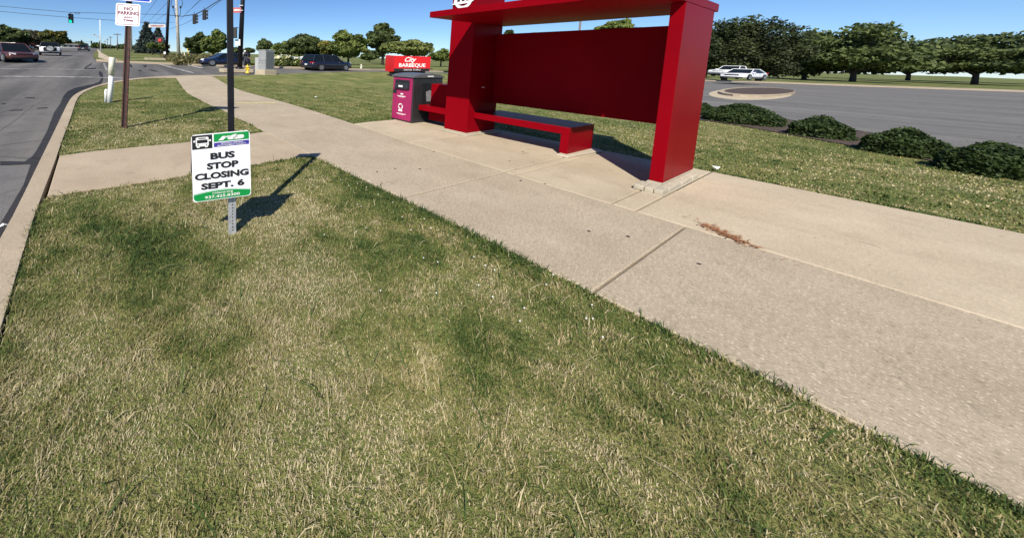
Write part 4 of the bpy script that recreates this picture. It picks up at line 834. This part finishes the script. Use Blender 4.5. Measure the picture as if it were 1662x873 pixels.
# boxwood, hydrangea, verge weeds
def mound(p, w, h, label, m='box', n=5000, leaf=.035, group=None, cat='bush'):
    o = empty('bush', p, 0, label, cat, group); u = rng.normal(size=(n, 3)); u[:, 2] = np.abs(u[:, 2]); u /= np.linalg.norm(u, axis=1)[:, None]
    f = 1+.10*np.sin(u[:, 0]*6+w)*np.cos(u[:, 1]*5)+.05*np.sin(u[:, 2]*11+3*w)+rng.normal(0, .025, n); q = u*f[:, None]*(1-.22*rng.random(n)**2)[:, None]*np.array([w/2, w/2, h]); q[:, 2] += .02
    leaf_mesh('foliage', q, leaf, M[m], np.clip(.45+.2*np.sin(u[:, 0]*7+1)+rng.normal(0, .25, n), 0, 1), o)
    MB().tube([(0, 0, -.1), (0, 0, h*.5)], .05, 6).build('stem', M['bark'], o); return o
bx1 = G(1190, 199); mound(G(1203, 199), 1.4, .46, 'large clipped boxwood in the mulch bed at the right edge', n=9000, group='boxwoods in the mulch bed'); mound(G(1141, 187), .62, .34, 'small clipped boxwood just right of the end column', n=5000, group='boxwoods in the mulch bed')
for x_, y_, lb in ((1330, 222, 'clipped boxwood next in the row after the large one'), (1465, 250, 'third clipped boxwood along the mulch bed'), (1610, 282, 'last clipped boxwood at the far right of the mulch bed')): mound(G(x_, y_), .85, .42, lb, n=5000, group='boxwoods in the mulch bed')
def leaves_group(p, w, h, d_, n, m, leaf):
    q = rng.random((n, 3))*np.array([w, d_, h])-np.array([w/2, d_/2, 0]); return q
hg = G(461, 106.5); HY = empty('hydrangea_bush', hg, 0, 'hydrangea bushes with cream blossoms between the cabinet and the navy SUV', 'bush')
q = rng.normal(size=(5000, 3))*np.array([1.5, .5, .32]); q[:, 2] = np.abs(q[:, 2])*.95+.05; q[:, 2] *= np.clip(1.2-np.abs(q[:, 0])*.25, .3, 1.2)
leaf_mesh('foliage', q, .16, M['foll'], rng.random(5000)*.8, HY)
b = MB()
for k in range(60):
    x, y = rng.uniform(-2.0, 1.6), rng.uniform(-.7, .1); z = rng.uniform(.2, .98)*(1.05-abs(x)*.22); r = rng.uniform(.09, .16)
    b.lathe([(r*.3, -r*.9), (r*.9, -r*.4), (r, .1*r), (r*.7, r*.7), (r*.15, r)], (x, y, z), 7)
b.build('blossoms', M['flower'], HY)['kind'] = 'stuff'
wl = G(476, 103); b = MB(); prof = [(-1.9, -.1), (-1.9, .86), (-1.5, .95), (-.9, .93), (-.2, .80), (.4, .72), (1.0, .74), (1.5, .84), (1.6, .80), (1.6, -.1)]
b.prism([(x*.95, 0, z) for x, z in prof], (0, .35, 0)); o = b.build('landscape_wall', M['white'], None, bevel=.03); o.location = wl; tag(o, 'low white wall with a wavy top behind the hydrangeas', 'wall')
def blades(name, polys, dens, hgt, wid, colf, zmax=18, label=None, lean=.9, mask=None, seed=3, seg2=6):
    R = np.random.default_rng(seed); pts = []
    for pl in polys:
        P_ = np.array([(p[0], p[1]) for p in pl]); x0, y0 = P_.min(0); x1, y1 = P_.max(0); x0, x1, y0, y1 = max(x0, -9), min(x1, 18), max(y0, -3.5), min(y1, zmax)
        for (r0, r1) in ((0, 2.2), (2.2, 3.5), (3.5, 5.5), (5.5, 8), (8, 12), (12, 18)):
            dd = dens(r0); bx0, bx1, by0, by1 = max(x0, -r1), min(x1, r1), max(y0, -r1), min(y1, r1)
            if bx1 <= bx0 or by1 <= by0: continue
            n = int((bx1-bx0)*(by1-by0)*dd)
            if n < 1: continue
            q = np.stack([R.uniform(bx0, bx1, n), R.uniform(by0, by1, n)], 1); r = np.hypot(q[:, 0], q[:, 1]); q = q[(r >= r0) & (r < r1)]
            # inside the view wedge only, with a generous margin
            an = q[:, 0]*fw[0]+q[:, 1]*fw[1]; q = q[an > -.3]
            ins = np.zeros(len(q), bool); j = len(P_)-1
            for i in range(len(P_)):
                c = ((P_[i, 1] > q[:, 1]) != (P_[j, 1] > q[:, 1])); den = (P_[j, 1]-P_[i, 1]) or 1e-9
                ins ^= c & (q[:, 0] < (P_[j, 0]-P_[i, 0])*(q[:, 1]-P_[i, 1])/den+P_[i, 0]); j = i
            pts.append(q[ins])
    q = np.concatenate(pts); n = len(q); r = np.hypot(q[:, 0], q[:, 1]); tone, hm, keep = colf(q, R)
    q, r, tone, hm = q[keep], r[keep], tone[keep], hm[keep]; n = len(q); q = q+R.normal(0, .016, q.shape)
    sc = np.clip(r/2.6, .8, 3.2); hh = hgt*hm*R.uniform(.5, 1.35, n); ww = wid*sc*R.uniform(.6, 1.3, n)
    th = R.uniform(0, 6.283, n); ln = lean*R.random(n)**.7; dx, dy = np.cos(th)*ln*hh, np.sin(th)*ln*hh; px_, py = -np.sin(th+R.normal(0, .5, n))*ww/2, np.cos(th+R.normal(0, .5, n))*ww/2
    z = np.array([ter(a, c) for a, c in q]) if True else 0; z = z-.012
    A = np.stack([q[:, 0]-px_, q[:, 1]-py, z], 1); Bq = np.stack([q[:, 0]+px_, q[:, 1]+py, z], 1); mz = hh*(1-.25*ln)
    C = np.stack([q[:, 0]+dx*.4+px_*.8, q[:, 1]+dy*.4+py*.8, z+mz*.62], 1); Dq = np.stack([q[:, 0]+dx*.4-px_*.8, q[:, 1]+dy*.4-py*.8, z+mz*.62], 1); E_ = np.stack([q[:, 0]+dx, q[:, 1]+dy, z+mz*(1-.35*ln)], 1)
    v = np.stack([A, Bq, C, Dq, E_], 1).reshape(-1, 3); me = bpy.data.meshes.new(name); me.vertices.add(n*5); me.vertices.foreach_set('co', v.ravel())
    base_ = (np.arange(n)*5)[:, None]; li = np.concatenate([base_+np.array([0, 1, 2, 3]), base_+np.array([3, 2, 4])], 1).ravel()
    me.loops.add(len(li)); me.loops.foreach_set('vertex_index', li); me.polygons.add(2*n)
    me.polygons.foreach_set('loop_start', np.stack([np.arange(n)*7, np.arange(n)*7+4], 1).ravel()); me.polygons.foreach_set('loop_total', np.tile([4, 3], n))
    at_ = me.attributes.new('tone', 'FLOAT', 'POINT'); at_.data.foreach_set('value', np.repeat(tone, 5)); me.update(); me.materials.append(M['blade'])
    o = bpy.data.objects.new(name, me); COL.objects.link(o); o['kind'] = 'stuff'
    if label: o['label'] = label
    return o
def make_blade_mat():
    m = bpy.data.materials.new('grass_blade'); m.use_nodes = True; t = m.node_tree; p = t.nodes['Principled BSDF']; p.inputs['Roughness'].default_value = .6; p.inputs['Specular IOR Level'].default_value = .25
    a = t.nodes.new('ShaderNodeAttribute'); a.attribute_name = 'tone'; r = t.nodes.new('ShaderNodeValToRGB'); e = r.color_ramp.elements
    st = [(0, (.040, .074, .018)), (.25, (.072, .118, .028)), (.45, (.145, .19, .045)), (.62, (.26, .24, .085)), (.8, (.41, .33, .17)), (1, (.58, .50, .32))]
    while len(e) < len(st): e.new(.5)
    for k, (q, c) in enumerate(st): e[k].position = q; e[k].color = (*c, 1)
    t.links.new(a.outputs['Fac'], r.inputs[0]); t.links.new(r.outputs[0], p.inputs['Base Color'])
    tr = t.nodes.new('ShaderNodeBsdfTranslucent'); t.links.new(r.outputs[0], tr.inputs[0]); mx = t.nodes.new('ShaderNodeMixShader'); mx.inputs[0].default_value = .22
    t.links.new(p.outputs[0], mx.inputs[1]); t.links.new(tr.outputs[0], mx.inputs[2]); t.links.new(mx.outputs[0], t.nodes['Material Output'].inputs[0]); return m
M['blade'] = make_blade_mat()
def vnoise(q, s, seed):
    R = np.random.default_rng(seed); g = R.random((64, 64)); x = q[:, 0]*s+17.3; y = q[:, 1]*s+9.1; i, j = np.floor(x).astype(int), np.floor(y).astype(int); a, c = x-i, y-j; a, c = a*a*(3-2*a), c*c*(3-2*c)
    f = lambda u, w: g[u % 64, w % 64]; return (f(i, j)*(1-a)+f(i+1, j)*a)*(1-c)+(f(i, j+1)*(1-a)+f(i+1, j+1)*a)*c
A_pts = [(G(x, y), s, k) for x, y, s, k in ((250, 400, .34, -.42), (100, 395, .3, -.2), (820, 400, .35, -.45), (640, 330, .4, -.5), (560, 290, .35, -.45), (700, 400, .35, -.45), (120, 345, .3, -.25), (350, 300, .3, -.15), (400, 345, .35, .25), (350, 350, .4, .3), (470, 380, .45, .28), (150, 320, .2, .25), (290, 330, .3, .2), (570, 400, .15, -.3), (250, 200, .5, .0), (270, 225, .5, .25), (150, 190, .6, -.1))]
def colA(q, R):
    b_ = .57+(vnoise(q, 2.2, 1)-.5)*.55+(vnoise(q, 6, 2)-.5)*.45+(vnoise(q, 17, 4)-.5)*.42+(vnoise(q, 41, 6)-.5)*.22
    wv = .35+1.3*vnoise(q, 4.5, 21)
    for g, s, k in A_pts: b_ += wv*(k*.62 if k < 0 else k)*np.exp(-((q[:, 0]-g.x)**2+(q[:, 1]-g.y)**2)/(s*s))
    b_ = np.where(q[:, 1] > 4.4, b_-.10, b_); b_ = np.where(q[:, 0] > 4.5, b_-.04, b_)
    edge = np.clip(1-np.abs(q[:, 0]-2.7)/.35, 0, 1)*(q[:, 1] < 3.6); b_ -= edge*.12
    dm = np.full(len(q), 9.)
    for pl in (lawnA, lawnB, lawnC[:14]):
        for (ax_, ay_), (bx_, by_) in zip(pl, list(pl[1:])+[pl[0]]):
            ux, uy = bx_-ax_, by_-ay_; L2 = ux*ux+uy*uy+1e-9; t = np.clip(((q[:, 0]-ax_)*ux+(q[:, 1]-ay_)*uy)/L2, 0, 1)
            dm = np.minimum(dm, np.hypot(q[:, 0]-ax_-t*ux, q[:, 1]-ay_-t*uy))
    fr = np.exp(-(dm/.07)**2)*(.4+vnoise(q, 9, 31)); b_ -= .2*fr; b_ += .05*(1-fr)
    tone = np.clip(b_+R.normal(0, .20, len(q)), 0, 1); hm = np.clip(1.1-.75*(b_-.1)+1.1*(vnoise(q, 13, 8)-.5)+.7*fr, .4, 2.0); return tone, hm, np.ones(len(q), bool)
def inset_lawn(pl): return pl
dens = lambda r: 26000 if r < 2.2 else (17000 if r < 3.5 else (7500 if r < 5.5 else (3200 if r < 8 else (1400 if r < 12 else 600))))
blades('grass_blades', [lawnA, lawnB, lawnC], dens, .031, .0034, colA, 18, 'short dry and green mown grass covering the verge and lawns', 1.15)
# long stalks, verge weeds by the far pole, pale straws
def colS(q, R):
    g = G(235, 388); d_ = np.exp(-((q[:, 0]-g.x)**2/.09+(q[:, 1]-g.y)**2/.05)); g = G(800, 405); d_ += .8*np.exp(-((q[:, 0]-g.x)**2/.05+(q[:, 1]-g.y)**2/.1)); keep = R.random(len(q)) < .02+.9*d_
    return np.clip(.22+R.normal(0, .12, len(q)), 0, 1), np.full(len(q), 1.), keep
blades('long_grass', [lawnA], lambda r: 1500 if r < 5.5 else 1, .11, .006, colS, 5, 'longer green stalks lying over the short grass', 1.6, seed=9)
def colP(q, R): return np.clip(.93+R.normal(0, .05, len(q)), 0, 1), np.full(len(q), 1.), R.random(len(q)) < .35
blades('straw_stalks', [lawnA, lawnB], lambda r: 160 if r < 8 else 1, .075, .004, colP, 9, 'pale loose straw stalks scattered over the verge', 2.4, seed=12)
weedp = [tuple(G(x, y))[:2] for x, y in ((278, 101.5), (342, 104.5), (372, 105.5), (372, 99), (340, 97), (300, 95.5), (275, 97))]
R5 = np.random.default_rng(5); wx = []
xs = [p[0] for p in weedp]; ys = [p[1] for p in weedp]
for _ in range(9000): wx.append((R5.uniform(min(xs), max(xs)), R5.uniform(min(ys), max(ys))))
wq = np.array([(a, c, ter(a, c)+R5.random()**1.6*.5) for a, c in wx]); o = leaf_mesh('verge_weeds', wq, .12, foliage('weeds', (.06, .075, .022), (.19, .17, .07), (.34, .29, .13)), R5.random(len(wq)), None, aspect=3.5); tag(o, 'tall tan and green weeds round the foot of the wooden pole', None, None, 'stuff')
# clover heads
b = MB(); R6 = np.random.default_rng(6); k = 0
while k < 45:
    x, y = R6.uniform(1.2, 2.75), R6.uniform(.6, 3.4)
    if x < 2.75-.35*0 and (x > 1.9 or R6.random() < .2): b.lathe([(.001, 0), (.0042, .003), (.004, .008), (.001, .010)], (x, y, .026), 5); k += 1
o = b.build('clover_heads', M['white']); tag(o, 'tiny white clover heads in the green edge of the front lawn', None, None, 'stuff')
# leaf litter on the pad
def slivers(name, c, sx_, sy_, n, L_, m, label, rot=0, z=.012):
    v = []; f = []; 
    for k in range(n):
        a = rng.normal(0, sx_); e = rng.normal(0, sy_); x = c[0]+a*math.cos(rot)-e*math.sin(rot); y = c[1]+a*math.sin(rot)+e*math.cos(rot); t = rng.uniform(0, 3.14); l = L_*rng.uniform(.4, 1.2); w_ = l*.13; zz = z+rng.uniform(0, .012); i = len(v); tz = rng.uniform(-.006, .006)
        dx, dy = math.cos(t)*l/2, math.sin(t)*l/2; nx_, ny_ = -math.sin(t)*w_, math.cos(t)*w_; v += [(x-dx, y-dy, zz-tz), (x+nx_, y+ny_, zz), (x+dx, y+dy, zz+tz), (x-nx_, y-ny_, zz)]; f.append((i, i+1, i+2, i+3))
    b = MB(); b.add(v, f); o = b.build(name, m); return tag(o, label, None, None, 'stuff')
lc = G(1165, 376); l2 = G(1195, 390); slivers('leaf_litter', ((lc.x+l2.x)/2, (lc.y+l2.y)/2), .13, .036, 260, .05, M['needle'], 'reddish dry pine needles and leaf litter lying along the slab edge', math.atan2(l2.y-lc.y, l2.x-lc.x))
# gum spots and paper scraps
for x_, y_ in ((827, 262.5), (848, 247), (681, 275), (641, 274.5), (612, 280), (956, 376.5), (1019, 385), (885, 299), (704, 247), (1134, 429.5), (845, 294)):
    g = G(x_, y_); b = MB(); n = 9; rr_ = rng.uniform(.009, .015); b.add([(g.x+rr_*1.2*math.cos(2*math.pi*k/n)*rng.uniform(.8, 1.2), g.y+rr_*math.sin(2*math.pi*k/n)*rng.uniform(.8, 1.2), .0085) for k in range(n)], [tuple(range(n))]); o = b.build('gum_spot', M['signk']); o['kind'] = 'structure'
for x_, y_, lb in ((1161, 276.3, 'white paper scrap lying behind the end column at the lawn edge'), (513, 159.5, 'pale scrap lying on the right lawn beyond the sidewalk'), (5, 374, 'thin white scrap on the road by the kerb')):
    g = G(x_, y_, .01 if x_ > 10 else -.1); s_ = .03+.006*g.length; b = MB(); b.add([(-s_, -s_*.4, .0), (s_*.3, -s_*.5, .03), (s_, s_*.1, .005), (-s_*.1, s_*.5, .028)], [(0, 1, 3), (1, 2, 3)]); o = b.build('paper_scrap', M['white']); o.location = g+Vector((0, 0, .03)); tag(o, lb, 'litter')
# ------------------------------------------------------------------ parking lot at the right, mulch bed
lot = [tuple(G(x, y))[:2] for x, y in ((1135, 178), (1210, 186), (1400, 215), (1662, 262))]
surface('mulch_bed', [tuple(G(x, y))[:2] for x, y in ((1120, 193), (1165, 199), (1210, 206), (1400, 240), (1662, 290), (1662, 262), (1400, 214), (1210, 184), (1130, 174))], .006, M['mulch'])
surface('parking_lot', [tuple(G(x, y))[:2] for x, y in ((1130, 173.5), (1210, 183.5), (1400, 213.5), (1662, 261.5))]+[tuple(G(x, y))[:2] for x, y in ((1662, 150), (1400, 141), (1200, 133.5), (1130, 131), (1060, 130), (1060, 150))], .008, M['lot'])
def ellipse(cx_, cy_, a, b_, n=28): return [tuple(G(cx_+a*math.cos(2*math.pi*k/n), cy_+b_*math.sin(2*math.pi*k/n)))[:2] for k in range(n)]
surface('island_gutter', ellipse(1218, 153.5, 68, 9.5), .018, M['pad'], side=.02); surface('island_kerb', ellipse(1228, 151.5, 62, 7.2), .13, M['kerb'], side=.12); surface('island_mulch', ellipse(1232, 151.2, 57, 6.0), .137, M['mulch'])
surface('lot_kerb', [tuple(G(x, y))[:2] for x, y in ((1130, 131), (1200, 133.5), (1400, 141), (1662, 150), (1662, 148), (1400, 139.3), (1200, 132.3), (1130, 129.8))], .10, M['kerb'], side=.1)
# low building at the left
BG = empty('low_building', B(104, 135), .2, 'low pale building behind the off-roader at the left of the road', 'building')
MB().box(-5, 6, 0, 8, -.5, 1.2).build('wall', M['house'], BG); b = MB(); b.prism([(-5.4, -.4, 1.2), (-5.4, 8.4, 1.2), (-5.4, 4, 1.7)], (11.8, 0, 0)); b.build('roof', M['roofm'], BG)
for k in range(5): MB().box(-4+2*k, -3+2*k, -.04, .03, .3, .9).build('window', M['glass'], BG)
